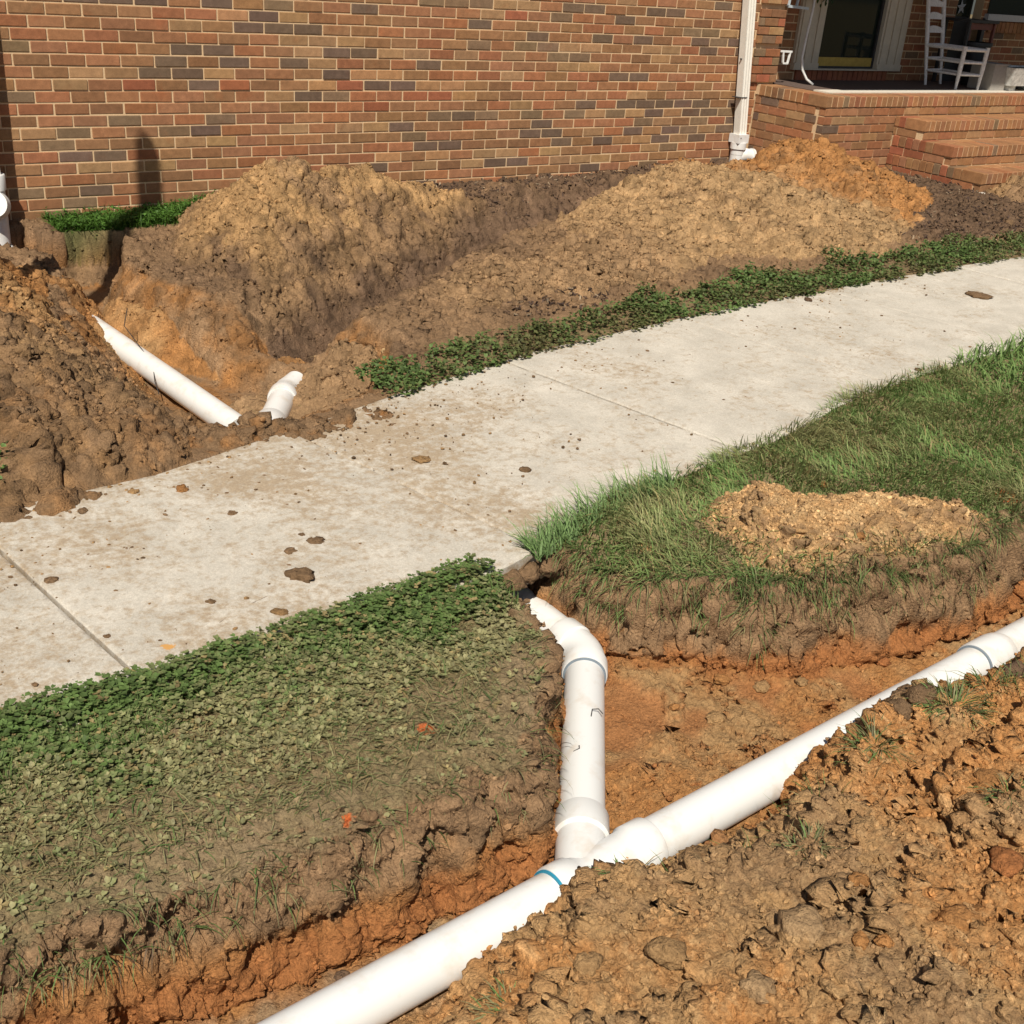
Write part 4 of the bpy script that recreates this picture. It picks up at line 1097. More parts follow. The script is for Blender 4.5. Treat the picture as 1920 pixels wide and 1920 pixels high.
T.add([(8.72, -.56, FZ+.05), (9.3, -.56, FZ+.05), (9.3, -.34, FZ+.05), (8.72, -.34, FZ+.05), (8.69, -.60, FZ+.21), (9.33, -.60, FZ+.21), (9.33, -.30, FZ+.21), (8.69, -.30, FZ+.21), (8.73, -.57, FZ+.21), (9.29, -.57, FZ+.21), (9.29, -.33, FZ+.21), (8.73, -.33, FZ+.21), (8.73, -.57, FZ+.17), (9.29, -.57, FZ+.17), (9.29, -.33, FZ+.17), (8.73, -.33, FZ+.17)],
      [(3, 2, 1, 0), (0, 1, 5, 4), (1, 2, 6, 5), (2, 3, 7, 6), (3, 0, 4, 7), (4, 5, 9, 8), (5, 6, 10, 9), (6, 7, 11, 10), (7, 4, 8, 11), (8, 9, 13, 12), (9, 10, 14, 13), (10, 11, 15, 14), (11, 8, 12, 15)])
T.build('trough', CERAMIC, tr)
MB().box(8.732, 9.288, -.568, -.332, FZ+.172, FZ+.195).build('potting_soil', plain('potting_soil', (.03, .022, .016), .95, .3, 90, .01, .6, .1), tr)
for q in range(2): MB().box(8.76+q*.4, 8.86+q*.4, -.53, -.37, FZ, FZ+.049).build('foot', CERAMIC, tr)
hs = MB().tube([(6.46, .02, 1.62), (6.455, .01, 1.42), (6.41, -.01, 1.20), (6.375, -.03, 1.02), (6.375, -.06, .92), (6.40, -.10, .85), (6.44, -.15, .812)], .011, 10).build('hose', plain('white_hose', (.62, .61, .58), .5), None, True)
tag(hs, 'white hose hanging beside the pier down to the porch floor', 'hose')
rk = empty('wall_bracket', (6.2, -.02, 1.0), 'white bent metal bracket fixed to the pier above the porch floor', 'bracket')
MB().bar((6.10, -.035, 1.065), (6.235, -.03, 1.062), .016, .016).bar((6.125, -.035, 1.06), (6.14, -.035, .975), .014, .014).bar((6.14, -.035, .97), (6.20, -.033, .968), .014, .014).bar((6.20, -.033, .967), (6.215, -.032, 1.06), .014, .014).build('frame', plain('bracket_white', (.7, .7, .68), .4), rk)
r2 = empty('wall_bracket', (6.2, -.02, 1.4), 'pale blue-grey bracket at the top of the pier beside the porch window', 'bracket')
MB().bar((6.10, -.03, 1.415), (6.34, -.03, 1.405), .03, .02).bar((6.20, -.03, 1.42), (6.23, -.03, 1.62), .016, .016).bar((6.10, -.03, 1.42), (6.12, -.03, 1.6), .02, .016).build('frame', plain('bracket_blue', (.42, .48, .52), .4), r2)
hb = MB().box(9.12, 9.17, PY-.10, PY-.055, 1.05, 1.36).tube([(9.145, PY-.078, 1.36), (9.145, PY-.078, 1.40)], [.03, .012], 12).build('hanging_bag', POT)
tag(hb, 'dark hanging shape beside the far porch window', 'bag')
# basket plant at the window head
def leaf_mesh(name, pos, az, tilt, size, cols, shape='leaf'):
    n = len(pos)
    if shape == 'clover':
        L = np.array([(0, 0, 0), (-.40, .42, .10), (-.36, .92, .03), (0, .84, -.03), (.36, .92, .03), (.40, .42, .10)])
    else:
        L = np.array([(0, 0, 0), (-.30, .30, .10), (-.22, .75, .04), (0, 1.05, -.06), (.22, .75, .04), (.30, .30, .10)])
    tris = np.array([(0, 3, 2), (0, 2, 1), (0, 4, 3), (0, 5, 4)])
    ca, sa = np.cos(az)[:, None], np.sin(az)[:, None]; ct, st_ = np.cos(tilt)[:, None], np.sin(tilt)[:, None]
    lx, ly, lz = L[:, 0][None, :]*size[:, None], L[:, 1][None, :]*size[:, None], L[:, 2][None, :]*size[:, None]
    y2 = ly*ct-lz*st_; z2 = ly*st_+lz*ct
    Xx = lx*ca-y2*sa+pos[:, 0:1]; Yy = lx*sa+y2*ca+pos[:, 1:2]; Zz = z2+pos[:, 2:3]
    V = np.stack([Xx, Yy, Zz], -1).reshape(-1, 3)
    F = (tris[None]+np.arange(n)[:, None, None]*6).reshape(-1, 3)
    return V, F, np.repeat(cols, 6, 0)
def join(parts):
    vs, fs, cs, n = [], [], [], 0
    for V, F, C in parts: vs.append(V); fs.append(F+n); cs.append(C); n += len(V)
    return np.concatenate(vs), np.concatenate(fs), np.concatenate(cs)
n = 140
pos = np.array([6.66, .12, 1.53])+RNG.normal(size=(n, 3))*np.array([.07, .05, .035])
V, F, C = leaf_mesh('x', pos, RNG.random(n)*6.28, RNG.normal(size=n)*.6-.4, .03+.02*RNG.random(n), np.array((.05, .09, .03))*(.6+.8*RNG.random((n, 1))))
hp_ = link('hanging_plant', mesh_np('hanging_plant', V, F, False, C), LEAF)
tag(hp_, 'green leafy plant hanging at the top of the porch window', 'plant')
# unseen stand-in post added on the left to cast the shadow on the wall
pp = MB().tube([(-.98, -1.93, -.2), (-.98, -1.93, 3.6), (-.98, -1.93, 3.72), (-.98, -1.93, 3.78), (-.98, -1.93, 3.80)], [.075, .062, .058, .04, .01], 20).build('shadow_caster_post', WOOD, None, True)
tag(pp, 'unseen round stand-in post added to cast the shadow on the brick wall', 'post')

# ================================================================== GRASS, CLOVER, CRUMBS
def blades(pos, length, width, az, lean, col, droop=1.0):
    n = len(pos); S = 4
    t = np.linspace(0, 1, S)[None, :]
    hd = np.stack([np.cos(az), np.sin(az)], 1)
    ang = lean[:, None]+droop*t**1.4*0.9
    ds_ = length[:, None]/(S-1)
    hx = np.concatenate([np.zeros((n, 1)), np.cumsum(np.sin(ang[:, 1:])*ds_, 1)], 1)
    hz = np.concatenate([np.zeros((n, 1)), np.cumsum(np.cos(ang[:, 1:])*ds_, 1)], 1)
    cx = pos[:, 0:1]+hd[:, 0:1]*hx; cy = pos[:, 1:2]+hd[:, 1:2]*hx; cz = pos[:, 2:3]+hz
    w = width[:, None]*np.array([1, .9, .6, .08])[None, :]*0.5
    px, py = -hd[:, 1:2], hd[:, 0:1]
    L = np.stack([cx+px*w, cy+py*w, cz], -1); R = np.stack([cx-px*w, cy-py*w, cz+w*.3], -1)
    V = np.stack([L, R], 2).reshape(n, S*2, 3)
    base = np.array([(2*k, 2*k+1, 2*k+3, 2*k+2) for k in range(S-1)])
    F = (base[None]+np.arange(n)[:, None, None]*(S*2)).reshape(-1, 4)
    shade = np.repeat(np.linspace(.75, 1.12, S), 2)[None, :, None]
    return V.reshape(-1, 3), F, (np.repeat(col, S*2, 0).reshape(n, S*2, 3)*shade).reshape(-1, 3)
def scatter(n, x0, x1, y0, y1, keep):
    x = x0+(x1-x0)*RNG.random(n); y = y0+(y1-y0)*RNG.random(n)
    k = keep(x, y); return x[k], y[k]
GREEN = np.array((.150, .235, .072)); OLIVE = np.array((.34, .32, .155)); STRAW = np.array((.36, .28, .13)); LUSH = np.array((.105, .165, .048))
MOUND4 = [(.71, -5.19), (.74, -4.94), (.85, -4.84), (1.02, -4.86), (1.12, -5.0), (1.24, -5.07), (1.36, -5.14), (1.60, -5.36), (1.60, -5.44), (1.35, -5.455), (1.1, -5.40), (.96, -5.41), (.84, -5.30)]
# long grass right of the lateral trench
def keepR(x, y):
    near = interp_pl(NEAR, x)
    d = sdf_poly(x, y, TRENCH); dm = sdf_poly(x, y, MOUND4)
    return (y < near+.045+.04*perlin(x*9, y*9, 200)) & (d > -.012) & (dm > -.02+.04*perlin(x*15, y*15, 201)-.05*RNG.random(len(x))**4) & (x > .05)
parts = []
x, y = scatter(52000, .05, 2.9, -5.55, -4.2, keepR)
n = len(x); z = ground_z(x, y)
pt_ = fbm(x*2.5, y*2.5, 210, 3); edge = sdf_poly(x, y, TRENCH)
mix = np.clip(.24+.8*pt_+.25*RNG.normal(size=n), 0, 1)[:, None]
col = (GREEN*1.2)*(1-mix)+OLIVE*1.05*mix
st_m = (RNG.random(n) < .10)[:, None]; col = np.where(st_m, STRAW, col)*(.7+.6*RNG.random((n, 1)))
azf = 3.14+2.2*fbm(x*3.2, y*3.2, 211, 2)+RNG.normal(size=n)*.7
ln = (.6+.4*sstep(.02, .12, sdf_poly(x, y, MOUND4)))*(.035+.060*RNG.random(n))*(0.75+.6*np.clip(pt_+.4, 0, 1))
lean = np.clip(.55+.45*RNG.normal(size=n), -.1, 1.45)
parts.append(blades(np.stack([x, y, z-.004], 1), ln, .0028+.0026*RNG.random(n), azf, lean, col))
x, y = scatter(9000, 2.9, 5.2, -5.5, -4.2, keepR); n = len(x)
parts.append(blades(np.stack([x, y, ground_z(x, y)], 1), .05+.09*RNG.random(n), .005+.004*RNG.random(n), RNG.random(n)*6.28, np.clip(.5+.4*RNG.normal(size=n), 0, 1.4), GREEN*(.8+.7*RNG.random((n, 1)))))
# tufts reaching over the pavement edge
x = .12+.75*RNG.random(700)**1.3; y = interp_pl(NEAR, x)+.03-.08*RNG.random(700); n = len(x)
parts.append(blades(np.stack([x, y, np.maximum(ground_z(x, y), grade(x))-.004], 1), .05+.11*RNG.random(n)**2.2, .003+.003*RNG.random(n), 1.9+.8*RNG.normal(size=n), np.clip(.55+.35*RNG.normal(size=n), 0, 1.3), GREEN*(.8+.7*RNG.random((n, 1)))*np.array((1, 1, 1.2)), .6))
V, F, C = join(parts)
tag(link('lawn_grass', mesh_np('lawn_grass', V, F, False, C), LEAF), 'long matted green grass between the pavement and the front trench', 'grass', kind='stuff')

# clover patch on the left strip
LEFT = [(-2.4, -4.9), (-1.1, -4.9), (-.6, -4.86), (-.09, -4.80), (-.05, -4.87), (-.10, -5.15), (-.22, -5.35), (-.36, -5.51), (-.47, -5.64), (-.6, -5.61), (-.74, -5.605), (-.89, -5.63), (-1.0, -5.635), (-1.18, -5.61), (-1.34, -5.6), (-1.63, -5.57), (-2.4, -5.56)]
def keepL(x, y): return sdf_poly(x, y, LEFT) < .012
parts = []
x, y = scatter(27000, -2.1, 0, -5.60, -4.78, keepL)
n = len(x); near = interp_pl(NEAR, x)
dn = near+.05-y                                  # distance from the pavement
bare = fbm(x*3.4, y*3.4, 220, 3)
back = sstep(.03, .26, dn+.16*fbm(x*3.3, y*3.3, 225, 2))                       # towards the trench it is trampled and thin
k = RNG.random(n) < np.where(dn > .40+.1*bare, .06, np.clip(1.1-.85*back*np.clip(.42+1.5*bare, 0, 1), .05, 1))
for px, py, r in ((-.50, -5.33, .10), (-.22, -5.50, .08), (-.28, -5.05, .05), (-.95, -5.52, .12), (-.72, -5.50, .09), (-.45, -5.52, .08)):
    k &= (np.hypot((x-px), (y-py)*1.6) > r*(.8+.4*RNG.random(n)))
x, y, dn, back, bare = x[k], y[k], dn[k], back[k], bare[k]; n = len(x)
z = ground_z(x, y); zs = np.maximum(z, np.where(dn < .05, .002, -9))
h = (.010+.034*RNG.random(n))*(1-.78*back)
dust = np.clip(back*1.1-.05+.4*bare+.3*RNG.normal(size=n), 0, 1)[:, None]
colr = LUSH*(1-dust)+np.array((.27, .25, .125))*dust
colr = np.where((RNG.random(n) < .07)[:, None], STRAW*.8, colr)*(.65+.7*RNG.random((n, 1)))
for q in range(3):
    a0 = RNG.random(n)*.5+q*2.094+np.floor(x*7919 % 6)
    sz = (.006+.013*RNG.random(n)**1.5)*(1+.1*(1-back))
    parts.append(leaf_mesh('x', np.stack([x, y, zs+h], 1), a0, np.clip(.15+.45*RNG.normal(size=n)*(.4+.6*back), -1, 1), sz, colr*(.9+.2*RNG.random((n, 1))), 'clover'))
V, F, C = join(parts)
tag(link('clover_patch', mesh_np('clover_patch', V, F, False, C), LEAF), 'trampled dusty clover on the strip between the pavement and the front trench, left side', 'clover', kind='stuff')
# thin stems, straw and dead strands on that strip and along the turf rims
parts = []
x, y = scatter(13000, -2.0, 0, -5.58, -4.8, keepL); kk = (sdf_poly(x, y, TRENCH) > .13) | (RNG.random(len(x)) < .25); x, y = x[kk], y[kk]; n = len(x)
parts.append(blades(np.stack([x, y, ground_z(x, y)+.004], 1), .02+.05*RNG.random(n), .0014+.0016*RNG.random(n), RNG.random(n)*6.28, .8+.7*RNG.random(n), np.where(RNG.random((n, 1)) < .62, OLIVE*.8, np.where(RNG.random((n, 1)) < .6, STRAW*.75, GREEN*.8))*(.6+.7*RNG.random((n, 1)))))
def rim(poly_pts, n, spread, down):
    segs = np.array(poly_pts); L = np.linalg.norm(np.diff(segs, axis=0), axis=1); cum = np.concatenate([[0], np.cumsum(L)])
    t = RNG.random(n)*cum[-1]; i = np.clip(np.searchsorted(cum, t)-1, 0, len(L)-1); u = (t-cum[i])/L[i]
    p = segs[i]+(segs[i+1]-segs[i])*u[:, None]; d = (segs[i+1]-segs[i])/L[i][:, None]
    nrm = np.stack([d[:, 1], -d[:, 0]], 1)         # pointing into the trench
    p = p+nrm*(RNG.normal(size=(n, 1))*spread)
    return p, np.arctan2(nrm[:, 1], nrm[:, 0])
for pts_, n, fr in ((TRENCH[1:11], 650, .3), (TRENCH[10:14], 120, .3), (TRENCH[16:25], 3600, .55)):
    p, az = rim(pts_, n, .022, True)
    z = ground_z(p[:, 0], p[:, 1])
    col = np.where(RNG.random((n, 1)) < fr, GREEN*.95, np.where(RNG.random((n, 1)) < .5, OLIVE*.8, C_BROWN*.75))*(.55+.7*RNG.random((n, 1)))
    parts.append(blades(np.stack([p[:, 0], p[:, 1], np.maximum(z, -.10)+.002], 1), .03+(.05+.04*(fr > .5))*RNG.random(n), .0014+.0022*RNG.random(n), az+RNG.normal(size=n)*.8, np.clip(1.2+.45*RNG.normal(size=n), .2, 2.2), col, 1.2))
# wisps along the spoil heap rim over the pipe
p, az = rim(TRENCH[29:44], 700, .03, True); n = 700
keep = perlin(p[:, 0]*3.1, p[:, 1]*3.1, 230) > -.05
p, az = p[keep], az[keep]; n = len(p); z = ground_z(p[:, 0], p[:, 1])
parts.append(blades(np.stack([p[:, 0], p[:, 1]-.02, z], 1), .03+.08*RNG.random(n)**1.5, .0018+.0022*RNG.random(n), RNG.random(n)*6.28, np.clip(.5+.5*RNG.normal(size=n), -.2, 1.4), np.where(RNG.random((n, 1)) < .6, GREEN, STRAW*.8)*(.6+.6*RNG.random((n, 1)))))
x, y = scatter(7000, -2.0, -.02, -5.2, -4.8, lambda x, y: keepL(x, y) & (y > interp_pl(NEAR, x)-.12+.12*perlin(x*5, y*5, 226))); n = len(x)
parts.append(blades(np.stack([x, y, np.maximum(ground_z(x, y), -.01)], 1), .025+.045*RNG.random(n), .0016+.002*RNG.random(n), RNG.random(n)*6.28, np.clip(.5+.5*RNG.normal(size=n), 0, 1.5), GREEN*np.array((.8, .8, .7))*(.6+.7*RNG.random((n, 1)))))
x, y = scatter(900, -1.0, 5.4, -3.2, -.4, lambda x, y: sample(GRIDS[1], x, y, GRIDS[1][3]) > 0); n = len(x)
parts.append(blades(np.stack([x, y, ground_z(x, y)], 1), .03+.12*RNG.random(n)**2, .002+.002*RNG.random(n), RNG.random(n)*6.28, .7+.9*RNG.random(n), np.where(RNG.random((n, 1)) < .5, STRAW, C_DARK)*(.6+.6*RNG.random((n, 1)))))
V, F, C = join(parts)
tag(link('dead_strands', mesh_np('dead_strands', V, F, False, C), LEAF), 'dry roots and grass strands hanging from the cut turf edges', 'roots', kind='stuff')
# grassy tufts in the heap and on the trench face
def tuft(cx, cy, r, n, label, ln=.07, green=.5, dz=0.0):
    a = RNG.random(n)*6.28; rr = r*np.sqrt(RNG.random(n))
    x, y = cx+rr*np.cos(a), cy+rr*np.sin(a)
    col = np.where(RNG.random((n, 1)) < green, GREEN*.95, OLIVE*.75)*(.55+.7*RNG.random((n, 1)))
    V, F, C = blades(np.stack([x, y, ground_z(x, y)+dz-.004], 1), ln*(.5+.8*RNG.random(n)), .0022+.002*RNG.random(n), a+RNG.normal(size=n)*.5, np.clip(.35+.9*rr/r+.3*RNG.normal(size=n), 0, 1.6), col)
    o = link('grass_tuft', mesh_np('grass_tuft', V, F, False, C), LEAF)
    return tag(o, label, 'grass tuft', 'grass tufts torn into the spoil')
tuft(.62, -6.00, .07, 420, 'dense grass tuft on the dark sod clod beside the right part of the front pipe')
tuft(.80, -5.98, .03, 60, 'few grass blades sticking up near the pipe coupling at the right edge', .09)
tuft(.33, -5.98, .04, 110, 'grass tuft standing against the middle of the right front pipe', .085)
tuft(.17, -5.975, .035, 70, 'thin grass blades leaning over the right front pipe nearest the wye', .075)
tuft(-.13, -6.07, .05, 200, 'clump of green weeds at the notch in the spoil heap right of the wye', .05, .7)
tuft(-.10, -6.15, .05, 160, 'dusty grass clump on the spoil heap just below the green weeds', .045, .3)
tuft(-.44, -5.93, .045, 160, 'small weeds on the spoil lump in front of the wye fitting', .045, .8)
tuft(.33, -6.33, .045, 150, 'grass clump half buried in the middle of the spoil heap', .05, .5)
tuft(-.85, -6.10, .06, 170, 'dry grass wisps at the foot of the heap by the lower pipe', .05, .35)
tuft(.62, -5.30, .05, 260, 'grass tuft hanging on the cut trench face below the small tan mound', .09, .5, .0)
# strips of clover and weeds behind the pavement
parts = []
def keepB(x, y):
    far = interp_pl(FAR, x)
    return (y > far-.05+.03*perlin(x*8, y*8, 240)) & (y < far+.30+.16*fbm(x*1.6, y*1.6, 241, 3)+.12*(x > 3))
x, y = scatter(36000, .38, 6.6, -3.5, -2.2, keepB)
zz = ground_z(x, y); k = (RNG.random(len(x)) < np.clip(.85+1.2*fbm(x*3, y*3, 242, 3), .15, 1)) & (zz < grade(x)+.085)
x, y, zz = x[k], y[k], zz[k]; n = len(x)
dst = np.clip(.25+.9*fbm(x*2, y*2, 243, 3)+.25*RNG.normal(size=n), 0, 1)[:, None]
colr = (LUSH*1.0*(1-dst)+np.array((.12, .115, .045))*dst)*(.55+.8*RNG.random((n, 1)))
for q in range(2):
    parts.append(leaf_mesh('x', np.stack([x, y, np.maximum(zz, grade(x)-.01)+.008+.035*RNG.random(n)], 1), RNG.random(n)*6.28, .2+.5*RNG.normal(size=n), .014+.010*RNG.random(n), colr, 'clover'))
V, F, C = join(parts)
tag(link('weed_strip', mesh_np('weed_strip', V, F, False, C), LEAF), 'dark green weeds and clover along the far edge of the pavement', 'weeds', kind='stuff')
# bright grass at the foot of the wall
x, y = scatter(5200, -.02, 1.35, -.44, -.02, lambda x, y: (sdf_poly(x, y, REAR) > .0) & (y > -.46+.05*perlin(x*7, y*7, 250)+.17*x-.02))
n = len(x); z = ground_z(x, y)
V1 = blades(np.stack([x, y, z-.004], 1), .04+.07*RNG.random(n), .004+.004*RNG.random(n), RNG.random(n)*6.28, np.clip(.4+.4*RNG.normal(size=n), 0, 1.3), np.array((.075, .165, .022))*(.6+.7*RNG.random((n, 1))))
m2 = 2600; x, y = x[:m2], y[:m2]; z = z[:m2]
V2 = leaf_mesh('x', np.stack([x, y, z+.02+.04*RNG.random(len(x))], 1), RNG.random(len(x))*6.28, .2+.4*RNG.normal(size=len(x)), .014+.01*RNG.random(len(x)), np.array((.07, .15, .025))*(.6+.7*RNG.random((len(x), 1))), 'clover')
link_o = link('wall_grass', mesh_np('wall_grass', V1[0], V1[1], False, V1[2]), LEAF); tag(link_o, 'bright green grass along the foot of the brick wall', 'grass', kind='stuff')
link_o = link('wall_clover', mesh_np('wall_clover', V2[0], V2[1], False, V2[2]), LEAF); tag(link_o, 'bright clover leaves in the grass below the brick wall', 'clover', kind='stuff')
# weeds at the far left edge of the left mound
x, y = scatter(1500, -1.9, -1.0, -3.95, -3.2, lambda x, y: np.hypot((x+1.45)/.33, (y+3.6)/.3) < 1)
n = len(x)
V, F, C = leaf_mesh('x', np.stack([x, y, ground_z(x, y)+.01+.05*RNG.random(n)], 1), RNG.random(n)*6.28, .2+.5*RNG.normal(size=n), .014+.01*RNG.random(n), LUSH*(.6+.8*RNG.random((n, 1))), 'clover')
tag(link('weed_clump', mesh_np('weed_clump', V, F, False, C), LEAF), 'green weeds at the foot of the left dirt mound by the frame edge', 'weeds', kind='stuff')

# ------------------------------------------------------------------ crumbs, clods, mulch
t_ = (1+5**.5)/2
ICO = np.array([(-1, t_, 0), (1, t_, 0), (-1, -t_, 0), (1, -t_, 0), (0, -1, t_), (0, 1, t_), (0, -1, -t_), (0, 1, -t_), (t_, 0, -1), (t_, 0, 1), (-t_, 0, -1), (-t_, 0, 1)])/math.sqrt(1+t_*t_)
ICOF = np.array([(0, 11, 5), (0, 5, 1), (0, 1, 7), (0, 7, 10), (0, 10, 11), (1, 5, 9), (5, 11, 4), (11, 10, 2), (10, 7, 6), (7, 1, 8), (3, 9, 4), (3, 4, 2), (3, 2, 6), (3, 6, 8), (3, 8, 9), (4, 9, 5), (2, 4, 11), (6, 2, 10), (8, 6, 7), (9, 8, 1)])
def crumbs(pos, size, col, flat=.75):
    n = len(pos)
    sc = size[:, None]*(.7+.6*RNG.random((n, 3)))*np.array((1, 1, flat))
    V = ICO[None]*(1+.22*RNG.normal(size=(n, 12, 1)))*sc[:, None, :]
    a = RNG.random(n)*6.28; ca, sa = np.cos(a)[:, None], np.sin(a)[:, None]
    V = np.stack([V[..., 0]*ca-V[..., 1]*sa, V[..., 0]*sa+V[..., 1]*ca, V[..., 2]], -1)+pos[:, None, :]
    F = (ICOF[None]+np.arange(n)[:, None, None]*12).reshape(-1, 3)
    return V.reshape(-1, 3), F, np.repeat(col, 12, 0)
def soil_col(x, y):
    a = sample(GRIDS[0], x, y, GRIDS[0][5]); b = sample(GRIDS[1], x, y, GRIDS[1][5])
    return np.where((y < -4.2)[:, None], a, b)
CRUMBS = bpy.data.collections.new('crumb_shapes')
def rock_shape(seed):
    r = np.random.default_rng(seed)
    V = ICO*(1+.24*r.normal(size=(12, 1)))*np.array((1, .85, .75))
    me = mesh_np('crumb', V, ICOF, False); me.materials.append(SOIL_I)
    o = bpy.data.objects.new('crumb', me); CRUMBS.objects.link(o)
def soil_inst():
    m = SOIL.copy(); m.name = 'soil_crumb'
    for n in m.node_tree.nodes:
        if n.type == 'ATTRIBUTE': n.attribute_type = 'INSTANCER'
    return m
SOIL_I = soil_inst()
for q in range(7): rock_shape(q)
CP, CS, CC = [], [], []
def add_crumbs(n, x0, x1, y0, y1, keep, s0, s1, gain=1.06):
    x, y = scatter(n, x0, x1, y0, y1, keep)
    n = len(x); s = s0+(s1-s0)*RNG.random(n)**3
    CP.append(np.stack([x, y, ground_z(x, y)+s*.15], 1)); CS.append(s); CC.append(soil_col(x, y)*(.82+.42*RNG.random((n, 1)))*gain)
tr_in = lambda x, y: (sdf_poly(x, y, TRENCH) < .03)
dens = lambda x, y: RNG.random(len(x)) < np.clip(.55+1.3*fbm(x*4, y*4, 450, 3), .08, 1)
add_crumbs(18000, -1.8, 2.3, -6.1, -4.8, lambda x, y: tr_in(x, y) & dens(x, y), .0018, .0095)
add_crumbs(30000, -1.3, 1.7, -6.75, -5.95, lambda x, y: (sdf_poly(x, y, TRENCH) > -.04) & dens(x, y), .0018, .0105)
add_crumbs(5000, -1.75, 0, -5.66, -5.40, lambda x, y: (sdf_poly(x, y, TRENCH) < .17) & dens(x, y), .002, .010)
add_crumbs(11000, .7, 1.65, -5.5, -4.85, lambda x, y: sdf_poly(x, y, MOUND4) < .02, .002, .011, 1.08)
add_crumbs(4000, .5, 1.8, -5.6, -4.7, lambda x, y: (sdf_poly(x, y, MOUND4) < .11*RNG.random(len(x))**1.5) & (sdf_poly(x, y, TRENCH) > 0), .003, .010, 1.7)
add_crumbs(32000, -1.2, 3.2, -3.55, -.3, lambda x, y: ((ground_z(x, y) > -.2) | (sdf_poly(x, y, REAR) > -.1)) & (y < interp_pl(FAR, x)*0+5) & (sample(GRIDS[1], x, y, GRIDS[1][3]) > 0), .0025, .013)
add_crumbs(6000, -.5, .8, -3.4, -.8, lambda x, y: (sdf_poly(x, y, REAR) < 0) & dens(x, y), .002, .012)
add_crumbs(24000, 1.4, 7.6, -2.9, -.6, lambda x, y: sample(GRIDS[1], x, y, GRIDS[1][3]) > 0, .003, .014)
for G, n, s0, s1 in ((0, 11000, .002, .010), (1, 9000, .003, .015)):
    xs_, ys_ = GRIDS[G][0], GRIDS[G][1]; Pg = GRIDS[G][6]; stp = GRIDS[G][7]
    cand = np.nonzero((stp.ravel() > .25) & (Pg[..., 2].ravel() < grade(Pg[..., 0].ravel())+(.02 if G == 0 else .5)))[0]
    pk = RNG.choice(cand, n); sz_ = s0+(s1-s0)*RNG.random(n)**3
    CP.append(Pg.reshape(-1, 3)[pk]+RNG.normal(size=(n, 3))*.002); CS.append(sz_); CC.append(GRIDS[G][5].reshape(-1, 3)[pk]*(.82+.42*RNG.random((n, 1))))
CP, CS, CC = np.concatenate(CP), np.concatenate(CS), np.concatenate(CC)
pm = bpy.data.meshes.new('soil_crumbs'); pm.vertices.add(len(CP)); pm.vertices.foreach_set('co', CP.astype(np.float32).ravel())
a_ = pm.attributes.new('size', 'FLOAT', 'POINT'); a_.data.foreach_set('value', CS.astype(np.float32))
a_ = pm.attributes.new('Col', 'FLOAT_COLOR', 'POINT'); a_.data.foreach_set('color', np.concatenate([CC, np.ones((len(CC), 1))], 1).astype(np.float32).ravel())
sc_o = link('soil_crumbs', pm)
tag(sc_o, 'loose crumbs of soil strewn over the mounds and trenches', 'soil', kind='stuff')
ng = bpy.data.node_groups.new('scatter_crumbs', 'GeometryNodeTree')
ng.interface.new_socket('Geometry', in_out='INPUT', socket_type='NodeSocketGeometry'); ng.interface.new_socket('Geometry', in_out='OUTPUT', socket_type='NodeSocketGeometry')
gi = ng.nodes.new('NodeGroupInput'); go = ng.nodes.new('NodeGroupOutput')
ip = ng.nodes.new('GeometryNodeInstanceOnPoints'); ci = ng.nodes.new('GeometryNodeCollectionInfo')
ci.inputs['Collection'].default_value = CRUMBS; ci.inputs['Separate Children'].default_value = True; ci.inputs['Reset Children'].default_value = True
na = ng.nodes.new('GeometryNodeInputNamedAttribute'); na.data_type = 'FLOAT'; na.inputs['Name'].default_value = 'size'
rv = ng.nodes.new('FunctionNodeRandomValue'); rv.data_type = 'FLOAT_VECTOR'; rv.inputs[0].default_value = (-.6, -.6, 0); rv.inputs[1].default_value = (.6, .6, 6.28)
ng.links.new(gi.outputs[0], ip.inputs['Points']); ng.links.new(ci.outputs[0], ip.inputs['Instance']); ip.inputs['Pick Instance'].default_value = True
ng.links.new(rv.outputs[0], ip.inputs['Rotation']); ng.links.new(na.outputs[0], ip.inputs['Scale']); ng.links.new(ip.outputs[0], go.inputs[0])
md_ = sc_o.modifiers.new('scatter', 'NODES'); md_.node_group = ng
# crumbs trodden over the pavement
parts = []
x = -1.6+5.6*RNG.random(4200)**1.2; v = RNG.random(4200)
yn, yf = interp_pl(NEAR, x), interp_pl(FAR, x)
y = np.where(RNG.random(4200) < .55, yf-.45*RNG.random(4200)**2.2*(yf-yn), yn+(yf-yn)*v)
keep = (RNG.random(4200) < np.clip(.25+3.0*mudmask(x, y), .05, 1)); x, y = x[keep], y[keep]; n = len(x)
s = .0014+.0065*RNG.random(n)**6
cc = np.where(RNG.random((n, 1)) < .5, C_BROWN*.9, C_TAN*.8)*(.5+.7*RNG.random((n, 1)))
parts.append(crumbs(np.stack([x, y, grade(x)+.003+s*.3], 1), s, cc, .6))
V, F, C = join(parts)
tag(link('pavement_crumbs', mesh_np('pavement_crumbs', V, F, False, C), SOIL), 'crumbs of mud scattered over the concrete pavement', 'soil', kind='stuff')
